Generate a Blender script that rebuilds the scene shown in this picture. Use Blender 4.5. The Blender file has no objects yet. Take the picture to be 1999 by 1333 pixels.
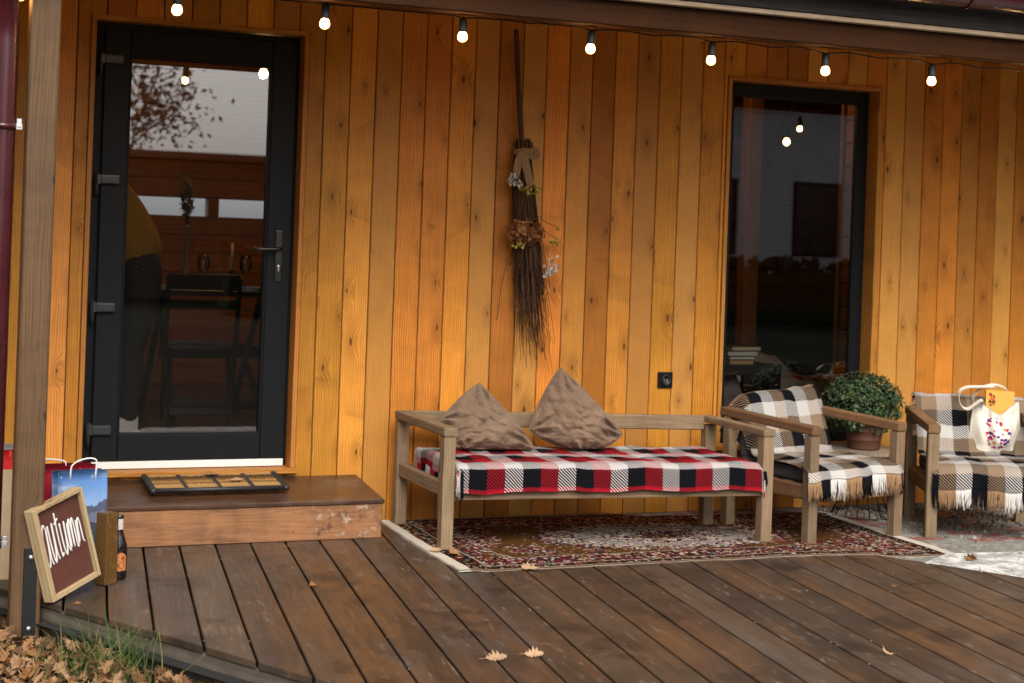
import bpy, bmesh, math, random
from mathutils import Vector, Matrix, noise as mnoise
sc = bpy.context.scene
COL = sc.collection
R = math.radians
rng = random.Random(7)

# ------------------------------------------------------------------ objects
def tag(o, label=None, cat=None, group=None, kind=None):
    if label: o['label'] = label
    if cat: o['category'] = cat
    if group: o['group'] = group
    if kind: o['kind'] = kind
    return o

def thing(name, loc, label, cat, group=None, rz=0.0):
    o = bpy.data.objects.new(name, None); COL.objects.link(o)
    o.empty_display_size = 0.1
    o.location = loc; o.rotation_euler = (0, 0, rz)
    return tag(o, label, cat, group)

def dup(root, loc, rz=None, label=None):
    r = root.copy(); COL.objects.link(r); r.location = loc
    if rz is not None: r.rotation_euler = (0, 0, rz)
    if label: r['label'] = label
    for ch in list(root.children):
        c = ch.copy(); COL.objects.link(c); c.parent = r
        for g in list(ch.children):
            d = g.copy(); COL.objects.link(d); d.parent = c
    return r

def rotm(rx=0, ry=0, rz=0):
    return Matrix.Rotation(rz, 3, 'Z') @ Matrix.Rotation(ry, 3, 'Y') @ Matrix.Rotation(rx, 3, 'X')

class MB:
    """collects shapes into one mesh; attribute g = grain/cloth coordinates in metres, rnd = one number per piece"""
    def __init__(s): s.v = []; s.f = []; s.g = []; s.r = []; s.sm = []
    def raw(s, vs, fs, gs=None, rnd=0.5, smooth=False):
        b = len(s.v)
        s.v += [tuple(p) for p in vs]
        s.f += [tuple(b + i for i in f) for f in fs]
        s.g += [tuple(x) for x in (gs if gs is not None else vs)]
        s.r += [rnd] * len(vs) if not isinstance(rnd, list) else rnd
        s.sm += [smooth] * len(fs)
    def bm(s, bm, M=None, off=Vector((0, 0, 0)), axis=2, rnd=None, smooth=False):
        rnd = rng.random() if rnd is None else rnd
        o = Vector((rng.random() * 20, rng.random() * 20, rng.random() * 20))
        bm.verts.ensure_lookup_table(); bm.verts.index_update()
        vs = []; gs = []
        perm = {0: (1, 2, 0), 1: (0, 2, 1), 2: (0, 1, 2)}[axis]
        for v in bm.verts:
            c = v.co
            gs.append((c[perm[0]] + o.x, c[perm[1]] + o.y, c[perm[2]] + o.z))
            vs.append(((M @ c) if M is not None else c) + off)
        s.raw(vs, [[v.index for v in f.verts] for f in bm.faces], gs, rnd, smooth)
        bm.free()
    def box(s, c, size, M=None, bev=0.003, seg=1, axis=None, rnd=None, taper=None):
        bm = bmesh.new(); bmesh.ops.create_cube(bm, size=1)
        for v in bm.verts:
            k = 1.0
            if taper and v.co.z > 0: k = taper
            v.co = Vector((v.co.x * size[0] * k, v.co.y * size[1] * k, v.co.z * size[2]))
        if bev > 0:
            bmesh.ops.bevel(bm, geom=bm.edges[:], offset=min(bev, min(size) * .45), segments=seg, affect='EDGES', profile=.6)
        if axis is None: axis = max(range(3), key=lambda i: size[i])
        s.bm(bm, M, Vector(c), axis, rnd)
    def bar(s, p0, p1, w, d, up=(0, 0, 1), bev=0.003, rnd=None, ext=0.0, seg=1):
        p0 = Vector(p0); p1 = Vector(p1); a = (p1 - p0); L = a.length; z = a / L
        up = Vector(up)
        x = up.cross(z)
        if x.length < 1e-4: x = Vector((1, 0, 0)).cross(z)
        x.normalize(); y = z.cross(x)
        M = Matrix((x, y, z)).transposed()
        s.box((p0 + p1) / 2, (w, d, L + ext), M, bev, seg, 2, rnd)
    def tube(s, pts, rad, seg=8, closed=False, rnd=None, cap=True, smooth=True):
        pts = [Vector(p) for p in pts]; n = len(pts)
        rad = rad if isinstance(rad, (list, tuple)) else [rad] * n
        rnd = rng.random() if rnd is None else rnd
        vs = []; gs = []; fs = []; px = None; L = 0; o = rng.random() * 9
        for i, p in enumerate(pts):
            if closed: t = pts[(i + 1) % n] - pts[i - 1]
            else: t = pts[min(i + 1, n - 1)] - pts[max(i - 1, 0)]
            if t.length < 1e-9: t = Vector((0, 0, 1))
            t.normalize()
            if px is None:
                px = t.orthogonal().normalized()
            px = (px - t * px.dot(t))
            if px.length < 1e-6: px = t.orthogonal()
            px.normalize(); py = t.cross(px)
            if i: L += (p - pts[i - 1]).length
            for k in range(seg):
                a = 2 * math.pi * k / seg
                vs.append(p + (px * math.cos(a) + py * math.sin(a)) * rad[i])
                gs.append((a * rad[i] + o, o, L + o))
        m = n if closed else n - 1
        for i in range(m):
            j = (i + 1) % n
            for k in range(seg):
                l = (k + 1) % seg
                fs.append((i * seg + k, i * seg + l, j * seg + l, j * seg + k))
        if cap and not closed:
            fs.append(tuple(range(seg))[::-1]); fs.append(tuple((n - 1) * seg + k for k in range(seg)))
        s.raw(vs, fs, gs, rnd, smooth)
    def lathe(s, prof, c=(0, 0, 0), seg=28, M=None, rnd=0.5, smooth=True, cap=True):
        c = Vector(c); vs = []; gs = []; fs = []; n = len(prof)
        for i, (r, z) in enumerate(prof):
            for k in range(seg):
                a = 2 * math.pi * k / seg
                p = Vector((r * math.cos(a), r * math.sin(a), z))
                gs.append((a * .1, r, z)); vs.append((M @ p if M is not None else p) + c)
        for i in range(n - 1):
            for k in range(seg):
                l = (k + 1) % seg
                fs.append((i * seg + k, i * seg + l, (i + 1) * seg + l, (i + 1) * seg + k))
        if cap:
            fs.append(tuple(range(seg))[::-1]); fs.append(tuple((n - 1) * seg + k for k in range(seg)))
        s.raw(vs, fs, gs, rnd, smooth)
    def grid(s, nu, nv, fn, gfn=None, rnd=0.5, smooth=True, thick=0.0):
        """fn(i/(nu-1), j/(nv-1)) -> point"""
        P = [[Vector(fn(i / (nu - 1), j / (nv - 1))) for j in range(nv)] for i in range(nu)]
        G = [[(gfn(i / (nu - 1), j / (nv - 1)) if gfn else P[i][j]) for j in range(nv)] for i in range(nu)]
        vs = [P[i][j] for i in range(nu) for j in range(nv)]
        gs = [G[i][j] for i in range(nu) for j in range(nv)]
        fs = [(i * nv + j, (i + 1) * nv + j, (i + 1) * nv + j + 1, i * nv + j + 1) for i in range(nu - 1) for j in range(nv - 1)]
        if thick:
            n = len(vs); nn = []
            for i in range(nu):
                for j in range(nv):
                    a = P[min(i + 1, nu - 1)][j] - P[max(i - 1, 0)][j]; b = P[i][min(j + 1, nv - 1)] - P[i][max(j - 1, 0)]
                    q = a.cross(b); q = q.normalized() if q.length > 1e-9 else Vector((0, 0, 1))
                    nn.append(vs[i * nv + j] - q * thick)
            fs2 = [tuple(n + k for k in f[::-1]) for f in fs]
            bd = [(i, 0) for i in range(nu)] + [(nu - 1, j) for j in range(1, nv)] + [(i, nv - 1) for i in range(nu - 2, -1, -1)] + [(0, j) for j in range(nv - 2, 0, -1)]
            ix = [i * nv + j for i, j in bd]
            fs3 = [(ix[k], n + ix[k], n + ix[(k + 1) % len(ix)], ix[(k + 1) % len(ix)]) for k in range(len(ix))]
            vs = vs + nn; gs = gs + gs; fs = fs + fs2 + [f[::-1] for f in fs3]
        s.raw(vs, fs, gs, rnd, smooth)
    def prism(s, poly, z0, z1, rnd=None, bev=0.0, axis=1, M=None, off=(0, 0, 0)):
        """polygon in xy extruded z0..z1"""
        bm = bmesh.new()
        a = [bm.verts.new((x, y, z1)) for x, y in poly]
        f = bm.faces.new(a)
        if f.normal.z < 0: pass
        r = bmesh.ops.extrude_face_region(bm, geom=[f])
        for v in r['geom']:
            if isinstance(v, bmesh.types.BMVert): v.co.z = z0
        bmesh.ops.recalc_face_normals(bm, faces=bm.faces[:])
        if bev:
            try: bmesh.ops.bevel(bm, geom=bm.edges[:], offset=bev, segments=1, affect='EDGES')
            except Exception: pass
        s.bm(bm, M, Vector(off), axis, rnd)
    def build(s, name, mat, parent=None, world=True, recalc=False):
        """vertices are in world space when world=True, else already local to the parent"""
        me = bpy.data.meshes.new(name)
        vs = s.v
        if parent is not None and world:
            top = parent; o = Vector((0, 0, 0)); chain = []
            while top is not None: chain.append(top); top = top.parent
            Mw = Matrix.Identity(4)
            for c in chain[::-1]: Mw = Mw @ (Matrix.Translation(c.location) @ c.rotation_euler.to_matrix().to_4x4())
            Mi = Mw.inverted(); vs = [tuple(Mi @ Vector(v)) for v in vs]
        me.from_pydata(vs, [], s.f)
        a = me.attributes.new('g', 'FLOAT_VECTOR', 'POINT'); a.data.foreach_set('vector', [x for p in s.g for x in p])
        a = me.attributes.new('rnd', 'FLOAT', 'POINT'); a.data.foreach_set('value', s.r)
        me.polygons.foreach_set('use_smooth', s.sm)
        if recalc:
            bm = bmesh.new(); bm.from_mesh(me); bmesh.ops.recalc_face_normals(bm, faces=bm.faces[:]); bm.to_mesh(me); bm.free()
        me.update()
        if mat: me.materials.append(mat)
        o = bpy.data.objects.new(name, me); COL.objects.link(o)
        if parent is not None: o.parent = parent
        return o

def part(name, mat, parent, fn, world=True, label=None):
    m = MB(); fn(m); o = m.build(name, mat, parent, world)
    if label: o['label'] = label
    return o

def nz(x, y=0.0, z=0.0): return mnoise.noise(Vector((x, y, z)))

# ------------------------------------------------------------------ materials
class N:
    def __init__(s, name):
        s.m = bpy.data.materials.new(name); s.m.use_nodes = True
        s.t = s.m.node_tree; s.t.nodes.clear()
        s.out = s.t.nodes.new('ShaderNodeOutputMaterial')
    def node(s, typ, ins=None, **props):
        n = s.t.nodes.new('ShaderNode' + typ)
        for k, v in props.items(): setattr(n, k, v)
        for k, v in (ins or {}).items(): s.set(n.inputs[k], v)
        return n
    def set(s, sock, v):
        if isinstance(v, bpy.types.NodeSocket): s.t.links.new(v, sock)
        elif v is not None:
            if isinstance(v, tuple) and len(v) == 3 and sock.type == 'RGBA': v = (*v, 1)
            sock.default_value = v
    def math(s, op, a, b=None, c=None, clamp=False):
        n = s.node('Math', operation=op); n.use_clamp = clamp
        s.set(n.inputs[0], a)
        if b is not None: s.set(n.inputs[1], b)
        if c is not None: s.set(n.inputs[2], c)
        return n.outputs[0]
    def mul(s, a, b): return s.math('MULTIPLY', a, b)
    def add(s, a, b): return s.math('ADD', a, b)
    def mix(s, f, a, b, typ='MIX'):
        n = s.node('Mix', data_type='RGBA', blend_type=typ)
        n.clamp_factor = True
        s.set(n.inputs[0], f); s.set(n.inputs[6], a); s.set(n.inputs[7], b)
        return n.outputs[2]
    def sm(s, x, lo, hi, a=0.0, b=1.0):
        n = s.node('MapRange', interpolation_type='SMOOTHSTEP'); s.set(n.inputs[0], x)
        for i, v in zip((1, 2, 3, 4), (lo, hi, a, b)): s.set(n.inputs[i], v)
        return n.outputs[0]
    def attr(s, name): return s.node('Attribute', attribute_name=name)
    def xyz(s, v):
        n = s.node('SeparateXYZ'); s.set(n.inputs[0], v); return n.outputs
    def vec(s, x, y, z):
        n = s.node('CombineXYZ'); s.set(n.inputs[0], x); s.set(n.inputs[1], y); s.set(n.inputs[2], z); return n.outputs[0]
    def noise(s, v, scale, detail=3, rough=.5, dist=0.0, col=False):
        n = s.node('TexNoise'); s.set(n.inputs['Vector'], v)
        for k, q in (('Scale', scale), ('Detail', detail), ('Roughness', rough), ('Distortion', dist)): s.set(n.inputs[k], q)
        return n.outputs[1 if col else 0]
    def ramp(s, x, stops, interp='LINEAR'):
        n = s.node('ValToRGB'); cr = n.color_ramp; cr.interpolation = interp
        while len(cr.elements) < len(stops): cr.elements.new(.5)
        for e, (p, c) in zip(cr.elements, stops): e.position = p; e.color = (*c, 1)
        s.set(n.inputs[0], x); return n.outputs[0]
    def bump(s, h, strength=.3, dist=.003):
        n = s.node('Bump'); s.set(n.inputs['Height'], h); s.set(n.inputs['Strength'], strength); s.set(n.inputs['Distance'], dist)
        return n.outputs[0]
    def bsdf(s, col, rough=.5, metal=0.0, normal=None, spec=.5, **kw):
        n = s.node('BsdfPrincipled')
        s.set(n.inputs['Base Color'], col); s.set(n.inputs['Roughness'], rough); s.set(n.inputs['Metallic'], metal)
        s.set(n.inputs['Specular IOR Level'], spec)
        if normal is not None: s.set(n.inputs['Normal'], normal)
        for k, v in kw.items(): s.set(n.inputs[k.replace('_', ' ')], v)
        s.t.links.new(n.outputs[0], s.out.inputs[0]); return s.m

def wood(name, ca, cb, dark, knots=.5, rings=75.0, rough=(.38, .55), bump=.25, spec=.4, vary=.35, chat=.25, stain=0.0, stain_c=(.1, .08, .06), wear=None, knotw=6.2, ringw=.4, hue=.008, band=.0, warpa=.06):
    n = N(name)
    g = n.attr('g').outputs['Vector']; r = n.attr('rnd').outputs['Fac']
    u, v, w = n.xyz(g)
    warp = n.noise(n.vec(n.mul(u, 7), n.mul(v, 7), n.mul(w, 1.1)), 1, 3, .55)
    push = None
    if knots > 0:
        vo = n.node('TexVoronoi', feature='F1', voronoi_dimensions='2D')
        n.set(vo.inputs['Vector'], n.vec(n.mul(u, knotw), n.mul(w, 2.6), 0.0)); n.set(vo.inputs['Scale'], 1.0)
        d = vo.outputs['Distance']; cr = n.xyz(vo.outputs['Color'])
        on = n.math('LESS_THAN', cr[0], knots)
        d = n.add(d, n.mul(n.noise(g, 60, 2), .05))
        size = n.add(n.mul(cr[1], .055), .045)
        core = n.mul(n.sm(d, size, n.mul(size, .45), 0, 1), on)
        halo = n.mul(n.sm(d, n.mul(size, 4.2), n.mul(size, .8), 0, 1), on)
        push = n.mul(halo, .026)
    x = n.add(u, n.mul(n.math('SUBTRACT', warp, .5), warpa))
    if push is not None: x = n.add(x, push)
    ph = n.add(n.mul(x, rings * 6.28), n.mul(v, rings * 3.0))
    ring = n.add(n.mul(n.math('SINE', ph), .5), .5)
    ring = n.math('POWER', ring, 1.7)
    streak = n.noise(n.vec(n.mul(x, 240), n.mul(v, 200), n.mul(w, 5)), 1, 3, .6)
    ring = n.mul(ring, n.add(n.mul(n.noise(n.vec(n.mul(u, 3), v, n.mul(w, .9)), 1, 2), 1.4), .3))
    f = n.add(n.mul(ring, ringw), n.mul(streak, 1 - ringw * .8))
    f = n.sm(f, .15, .9)
    col = n.mix(f, ca, cb)
    ch = n.noise(n.vec(n.mul(u, 4.5), n.mul(v, 4), n.mul(w, 9)), 1, 3, .55, .6)
    ch2 = n.noise(n.vec(n.mul(u, 2.0), n.mul(v, 2), n.mul(w, 1.6)), 1, 2, .5)
    k = n.add(n.add(n.mul(n.math('SUBTRACT', ch, .5), chat * 2), n.mul(n.math('SUBTRACT', ch2, .5), chat * 1.6)), 1)
    k = n.mul(k, n.add(n.mul(n.math('SUBTRACT', r, .5), vary), 1))
    if band:
        bn_ = n.add(n.noise(n.vec(n.mul(u, 1.1), n.mul(v, 2), n.mul(w, 1.7)), 1, 1, .4), n.mul(n.noise(n.vec(n.mul(u, 60), v, n.mul(w, 9)), 1, 2), .012))
        saw = n.math('FRACT', n.mul(bn_, 6.0))
        msk = n.sm(n.noise(n.vec(n.mul(u, 3.7), n.mul(v, 2), n.mul(w, 2.1)), 1, 2, .5), .42, .60)
        k = n.mul(k, n.add(n.mul(n.mul(n.math('POWER', saw, 3.0), msk), -band * 1.6), 1 + band * .2))
    hs = n.node('HueSaturation'); n.set(hs.inputs['Hue'], n.add(n.mul(n.math('FRACT', n.mul(r, 7.13)), hue * 2), .5 - hue)); n.set(hs.inputs['Value'], k); n.set(hs.inputs['Color'], col)
    col = hs.outputs[0]
    if band:      # some boards are a paler honey colour, some browner
        fr1 = n.math('FRACT', n.mul(r, 13.7)); fr2 = n.math('FRACT', n.mul(r, 29.3))
        col = n.mix(n.mul(n.sm(fr1, .62, .80), .32), col, (.60, .335, .105))
        col = n.mix(n.mul(n.sm(fr2, .72, .86), .28), col, (.25, .085, .012))
    if push is not None:
        col = n.mix(n.mul(halo, .30), col, dark)
        col = n.mix(n.mul(core, .88), col, tuple(c * .45 for c in dark))
    if stain > 0:
        st = n.noise(n.vec(n.mul(u, 9), n.mul(v, 9), n.mul(w, 3.2)), 1, 5, .62)
        col = n.mix(n.mul(n.sm(st, .5, .75), stain), col, stain_c)
    rr = n.node('MapRange'); n.set(rr.inputs[0], streak); n.set(rr.inputs[3], rough[0]); n.set(rr.inputs[4], rough[1])
    if wear: col = wear(n, col, g, u, v, w)
    nb = n.bump(n.add(n.mul(streak, .6), n.mul(ring, ringw)), bump, .0015)
    return n.bsdf(col, rr.outputs[0], 0, nb, spec)

def plain(name, col, rough=.5, metal=0.0, spec=.5, mott=.15, scale=30, bump=0.0, **kw):
    n = N(name)
    tc = n.node('TexCoord').outputs['Object']
    q = n.noise(tc, scale, 4, .6)
    k = n.add(n.mul(n.math('SUBTRACT', q, .5), mott * 2), 1)
    hs = n.node('HueSaturation'); n.set(hs.inputs['Value'], k); n.set(hs.inputs['Color'], (*col, 1))
    nb = n.bump(q, bump, .004) if bump else None
    rr = n.add(n.mul(n.math('SUBTRACT', q, .5), .2), rough)
    return n.bsdf(hs.outputs[0], rr, metal, nb, spec, **kw)

def emit(name, col, st):
    n = N(name); e = n.node('Emission'); n.set(e.inputs[0], (*col, 1)); n.set(e.inputs[1], st)
    n.t.links.new(e.outputs[0], n.out.inputs[0]); return n.m

def glass(name, ior=1.5, tint=(1, 1, 1), gain=1.9, wave=.0):
    """thin pane: clear, with the mirror share of a double glazed unit"""
    n = N(name)
    fr = n.node('Fresnel'); n.set(fr.inputs[0], ior)
    geo = n.node('NewGeometry')
    tr = n.node('BsdfTransparent'); n.set(tr.inputs[0], (*tint, 1))
    gl = n.node('BsdfGlossy'); n.set(gl.inputs['Roughness'], 0.0); n.set(gl.inputs['Color'], (1, 1, 1, 1))
    if wave:
        q = n.noise(n.node('TexCoord').outputs['Object'], 1.7, 1, .5)
        n.set(gl.inputs['Normal'], n.bump(q, wave, .002))
    mx = n.node('MixShader'); n.set(mx.inputs[0], n.math('MULTIPLY', fr.outputs[0], gain, clamp=True))
    n.t.links.new(tr.outputs[0], mx.inputs[1]); n.t.links.new(gl.outputs[0], mx.inputs[2])
    n.t.links.new(mx.outputs[0], n.out.inputs[0]); return n.m

def plaid(name, warp, weft, cell, tw=.0115, du=0.0, dv=0.0):
    n = N(name); g = n.attr('g').outputs['Vector']; u, v, w = n.xyz(g)
    u = n.add(u, n.mul(n.math('SUBTRACT', n.noise(g, 22, 2), .5), .006)); v = n.add(v, n.mul(n.math('SUBTRACT', n.noise(g, 19, 2), .5), .006))
    def pick(x, cols, off):
        i = n.math('FLOORED_MODULO', n.math('FLOOR', n.mul(n.add(x, off + 30 * cell), 1 / cell)), 3.0)
        c = n.mix(n.math('COMPARE', i, 1.0, .1), cols[0], cols[1])
        return n.mix(n.math('COMPARE', i, 2.0, .1), c, cols[2])
    a = pick(u, warp, du); b = pick(v, weft, dv)
    t = n.math('FRACT', n.mul(n.math('ADD', u, v), 1 / tw))
    sel = n.sm(n.math('ABSOLUTE', n.math('SUBTRACT', t, .5)), .19, .25)
    c = n.mix(sel, a, b)
    q = n.noise(g, 260, 3, .7)
    hs = n.node('HueSaturation'); n.set(hs.inputs['Value'], n.add(n.mul(q, .5), .75)); n.set(hs.inputs['Color'], c)
    nb = n.bump(n.add(q, n.mul(sel, .35)), .55, .003)
    return n.bsdf(hs.outputs[0], .95, 0, nb, .05)

def strands(name, cols):
    n = N(name); r = n.attr('rnd').outputs['Fac']
    k = len(cols)
    c = n.ramp(r, [(i / k, cols[i]) for i in range(k)], 'CONSTANT')
    return n.bsdf(c, .95, 0, None, .1)

M = {}
M['pine'] = wood('varnished_pine', (.60, .245, .034), (.36, .122, .013), (.10, .028, .005), knots=.8, vary=.55, chat=.24, rings=95, ringw=.30, band=.12, hue=.010, spec=.22, bump=.35)
M['pine_trim'] = wood('pine_trim', (.47, .20, .042), (.34, .128, .022), (.10, .032, .008), knots=.2, spec=.2, vary=.15, chat=.2, rings=90)
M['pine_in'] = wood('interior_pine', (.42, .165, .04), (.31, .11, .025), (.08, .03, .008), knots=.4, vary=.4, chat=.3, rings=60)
M['post'] = wood('weathered_post_wood', (.135, .066, .028), (.066, .031, .013), (.035, .022, .013), knots=.5, vary=.1, chat=.35, rings=80, ringw=.16, rough=(.6, .8), stain=.4, stain_c=(.10, .075, .055))
M['teak'] = wood('weathered_teak', (.275, .188, .112), (.115, .072, .039), (.07, .04, .02), knots=0, vary=.3, chat=.3, rings=120, ringw=.15, rough=(.65, .85), bump=.5, stain=.55, stain_c=(.13, .085, .05), spec=.25)
M['teak_w'] = wood('oiled_teak', (.235, .130, .060), (.105, .054, .024), (.06, .035, .018), knots=0, vary=.3, chat=.35, rings=120, ringw=.15, rough=(.6, .8), bump=.4, stain=.5, stain_c=(.10, .06, .033), spec=.25)
M['beam'] = wood('dark_beam_wood', (.050, .017, .004), (.032, .011, .003), (.02, .008, .004), knots=.25, vary=.1, chat=.25, rings=70, ringw=.2, spec=.12, rough=(.6, .8))
M['pale'] = wood('pale_batten_wood', (.62, .46, .30), (.5, .35, .21), (.25, .11, .04), knots=.35, vary=.1, chat=.2, rings=80, rough=(.6, .8))
M['grey_board'] = wood('weathered_grey_board', (.050, .040, .033), (.032, .026, .022), (.03, .025, .02), knots=.2, vary=.2, chat=.3, rings=80, rough=(.7, .9))
def deckwear(n, col, g, u, v, w):
    pos = n.node('TexCoord').outputs['Object']
    a = n.noise(pos, 1.4, 4, .6); b = n.noise(n.vec(n.mul(u, 14), n.mul(v, 10), n.mul(w, 3)), 1, 5, .65)
    c = n.noise(pos, 9, 6, .7, .5)
    st = n.noise(n.vec(n.mul(u, 7), n.mul(v, 3), n.mul(w, .9)), 1, 6, .68)
    fine = n.noise(n.vec(n.mul(u, 90), n.mul(v, 30), n.mul(w, 2.2)), 1, 4, .7)
    col = n.mix(n.mul(n.sm(n.add(n.mul(a, .35), n.mul(st, .65)), .45, .64), .85), col, (.112, .055, .024))
    g2 = n.noise(n.vec(n.mul(u, 5), n.mul(v, 3), n.mul(w, .7)), 1, 6, .7)
    col = n.mix(n.mul(n.sm(n.add(n.mul(n.noise(pos, 1.1, 2), .3), n.mul(g2, .7)), .50, .68), .6), col, (.098, .084, .074))
    col = n.mix(n.mul(n.sm(fine, .5, .75), .45), col, (.018, .012, .009))
    col = n.mix(n.mul(n.sm(n.noise(n.vec(n.mul(u, 30), n.mul(v, 9), n.mul(w, 7)), 1, 6, .75), .56, .70), .6), col, (.23, .19, .155))
    col = n.mix(n.mul(n.sm(c, .60, .74), .6), col, (.21, .175, .145))
    d = n.noise(pos, 3.1, 4, .65)
    col = n.mix(n.mul(n.sm(d, .53, .66), .75), col, (.020, .014, .011))
    return col
M['deck'] = wood('stained_deck_wood', (.066, .044, .029), (.038, .024, .015), (.03, .018, .01), knots=.0, vary=.6, chat=.5, rings=90, ringw=.07, rough=(.30, .55), spec=.5, wear=deckwear, bump=.35)
def stepwear(n, col, g, u, v, w):
    pos = n.node('TexCoord').outputs['Object']
    col = n.mix(n.mul(n.sm(n.noise(n.vec(n.mul(w, 3), n.mul(u, 14), n.mul(v, 14)), 1, 5, .65), .5, .72), .7), col, (.05, .03, .02))
    x, y, z = n.xyz(pos)
    e = n.sm(x, .05, .55)
    col = n.mix(n.mul(n.mul(n.sm(n.noise(pos, 16, 6, .75), .54, .64), e), .75), col, (.46, .37, .28))
    return n.mix(n.mul(n.sm(n.noise(pos, 7, 6, .75), n.add(n.mul(e, -.09), .62), n.add(n.mul(e, -.09), .72)), .8), col, (.05, .025, .015))
M['step'] = wood('worn_step_wood', (.36, .185, .075), (.20, .09, .034), (.06, .03, .014), knots=.06, vary=.2, chat=.5, rings=90, ringw=.10, rough=(.35, .6), wear=stepwear)
M['tread'] = wood('dark_tread_wood', (.075, .036, .019), (.045, .021, .012), (.03, .018, .01), knots=.1, vary=.1, chat=.4, rings=60, rough=(.18, .4), wear=lambda n, c, g, u, v, w: n.mix(n.mul(n.sm(n.noise(n.node('TexCoord').outputs['Object'], 4, 5, .65), .5, .7), .5), c, (.10, .09, .08)))
M['anth'] = plain('anthracite_foil', (.0062, .0068, .0078), .5, spec=.18, mott=.12, scale=200, bump=.15)
M['black'] = plain('black_plastic', (.004, .004, .0045), .4, spec=.3, mott=.1)
M['rubber'] = plain('black_rubber', (.014, .014, .016), .5, mott=.3, scale=80, bump=.3)
M['white'] = plain('white_paint', (.72, .70, .66), .5, mott=.08)
M['steel'] = plain('brushed_steel', (.6, .6, .6), .3, 1.0, mott=.1)
M['galv'] = plain('galvanised_steel', (.55, .56, .58), .45, 1.0, mott=.2)
M['dkmetal'] = plain('dark_bronze_metal', (.06, .055, .05), .3, .9, mott=.1)
M['maroon'] = plain('maroon_gutter_paint', (.052, .007, .010), .28, mott=.25, scale=8)
M['glass_door'] = glass('door_glazing', 1.5, (.93, .94, .93), 3.7, wave=.0)
M['glass_win'] = glass('window_glazing', 1.5, (.70, .72, .73), 3.3, wave=.0)
def lamp_glass(name, edge, core):
    n = N(name); lw = n.node('LayerWeight'); lw.inputs[0].default_value = .5
    e = n.node('Emission'); f = n.sm(lw.outputs['Facing'], .18, .70)
    n.set(e.inputs[0], n.mix(f, (1, .60, .22), (1, .36, .06))); n.set(e.inputs[1], n.sm(f, 0, 1, core, edge))
    n.t.links.new(e.outputs[0], n.out.inputs[0]); return n.m
M['bulb'] = lamp_glass('lit_bulb_glass', 2.0, 105)
M['bulb_in'] = emit('lit_indoor_bulb', (1, .55, .18), 320)
M['bulb_fill'] = emit('added_fill_bulb', (1, .58, .2), 200)  # for the out-of-view lamps added to brighten the rooms
M['reflection_dot'] = emit('second_reflection_glow', (1, .58, .2), 10)  # small glow in place of a second mirrored bulb
# ------------------------------------------------------------------ ground, path, deck, pavers
def ground_mat():
    n = N('damp_soil'); p = n.node('TexCoord').outputs['Object']
    a = n.noise(p, .5, 5, .6); b = n.noise(p, 30, 5, .7)
    c = n.mix(n.sm(a, .4, .62), (.017, .013, .009), (.013, .017, .007))
    c = n.mix(n.mul(n.sm(b, .45, .7), .6), c, (.030, .020, .012))
    return n.bsdf(c, .95, 0, n.bump(b, .8, .03), .05)
m = MB(); m.raw([(-140, -170, -.15), (160, -170, -.15), (160, 140, -.15), (-140, 140, -.15)], [(0, 1, 2, 3)])
tag(m.build('ground', ground_mat()), kind='structure')
def path_mat():
    n = N('grey_concrete'); p = n.node('TexCoord').outputs['Object']
    b = n.noise(p, 14, 6, .7)
    return n.bsdf(n.mix(b, (.11, .105, .095), (.20, .19, .17)), .85, 0, n.bump(n.noise(p, 90, 4, .7), .4, .006), .3)
m = MB(); m.prism([(.15, -2.02), (.62, -2.10), (.86, -2.36), (.80, -4.6), (.05, -4.6)], -.15, -.128, bev=.004)
tag(m.build('path', path_mat()), kind='structure')

def clip(poly, p, nrm):
    out = []
    for i in range(len(poly)):
        a = Vector(poly[i]); b = Vector(poly[(i + 1) % len(poly)])
        da = (a - p).dot(nrm); db = (b - p).dot(nrm)
        if da <= 0: out.append(a)
        if da * db < 0: out.append(a + (b - a) * (da / (da - db)))
    return [tuple(v) for v in out]
LA = Vector((.724, -1.428)); LD = Vector((.672, -1.215)).normalized(); LN = Vector((LD.y, -LD.x))      # left edge of the deck
if LN.x > 0: LN = -LN
RA = Vector((4.489, -1.477)); RD = Vector((.52, -.854)).normalized(); RN = Vector((-RD.y, RD.x))
if RN.x < 0: RN = -RN
BA = .135; bd = Vector((math.sin(BA), math.cos(BA))); bx = Vector((math.cos(BA), -math.sin(BA)))
s0 = Vector((.4413, 0)); 
o2 = Vector((1.346, -.426))                       # a gap between boards at the step
m = MB()
for k in range(-14, 34):
    c0 = o2 + bx * (.1556 * k)
    q = [c0 + bx * .0046 - bd * 8, c0 + bx * .1510 - bd * 8, c0 + bx * .1510 + bd * 3, c0 + bx * .0046 + bd * 3]
    q = [tuple(x) for x in q]
    for P, Nn in ((LA, LN), (RA, RN), (Vector((0, -.025)), Vector((0, 1))), (Vector((0, -3.5)), Vector((0, -1)))):
        if q: q = clip(q, P, Nn)
    if len(q) < 3: continue
    area = abs(sum(q[i][0] * q[(i + 1) % len(q)][1] - q[(i + 1) % len(q)][0] * q[i][1] for i in range(len(q)))) / 2
    if area < .01: continue
    # grain along the board: build in board axes
    Mr = Matrix(((bx.x, bd.x, 0), (bx.y, bd.y, 0), (0, 0, 1)))
    loc = [((Vector(p)).dot(bx), (Vector(p)).dot(bd)) for p in q]
    dz = rng.uniform(-.0012, .0012)
    m.prism(loc, -.027 + dz, dz, bev=.0028, axis=1, M=Mr)
deck = tag(m.build('deck', M['deck']), kind='structure')
m = MB()                                             # dark skirt and bearers under the boards
def along(t, inset=.0): return LA + LD * t - LN * inset
a0, a1 = along(-1.55, .018), along(2.34, .018)
m.bar((a0.x, a0.y, -.094), (a1.x, a1.y, -.094), .022, .13, up=(0, 0, 1), bev=.002)
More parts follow.
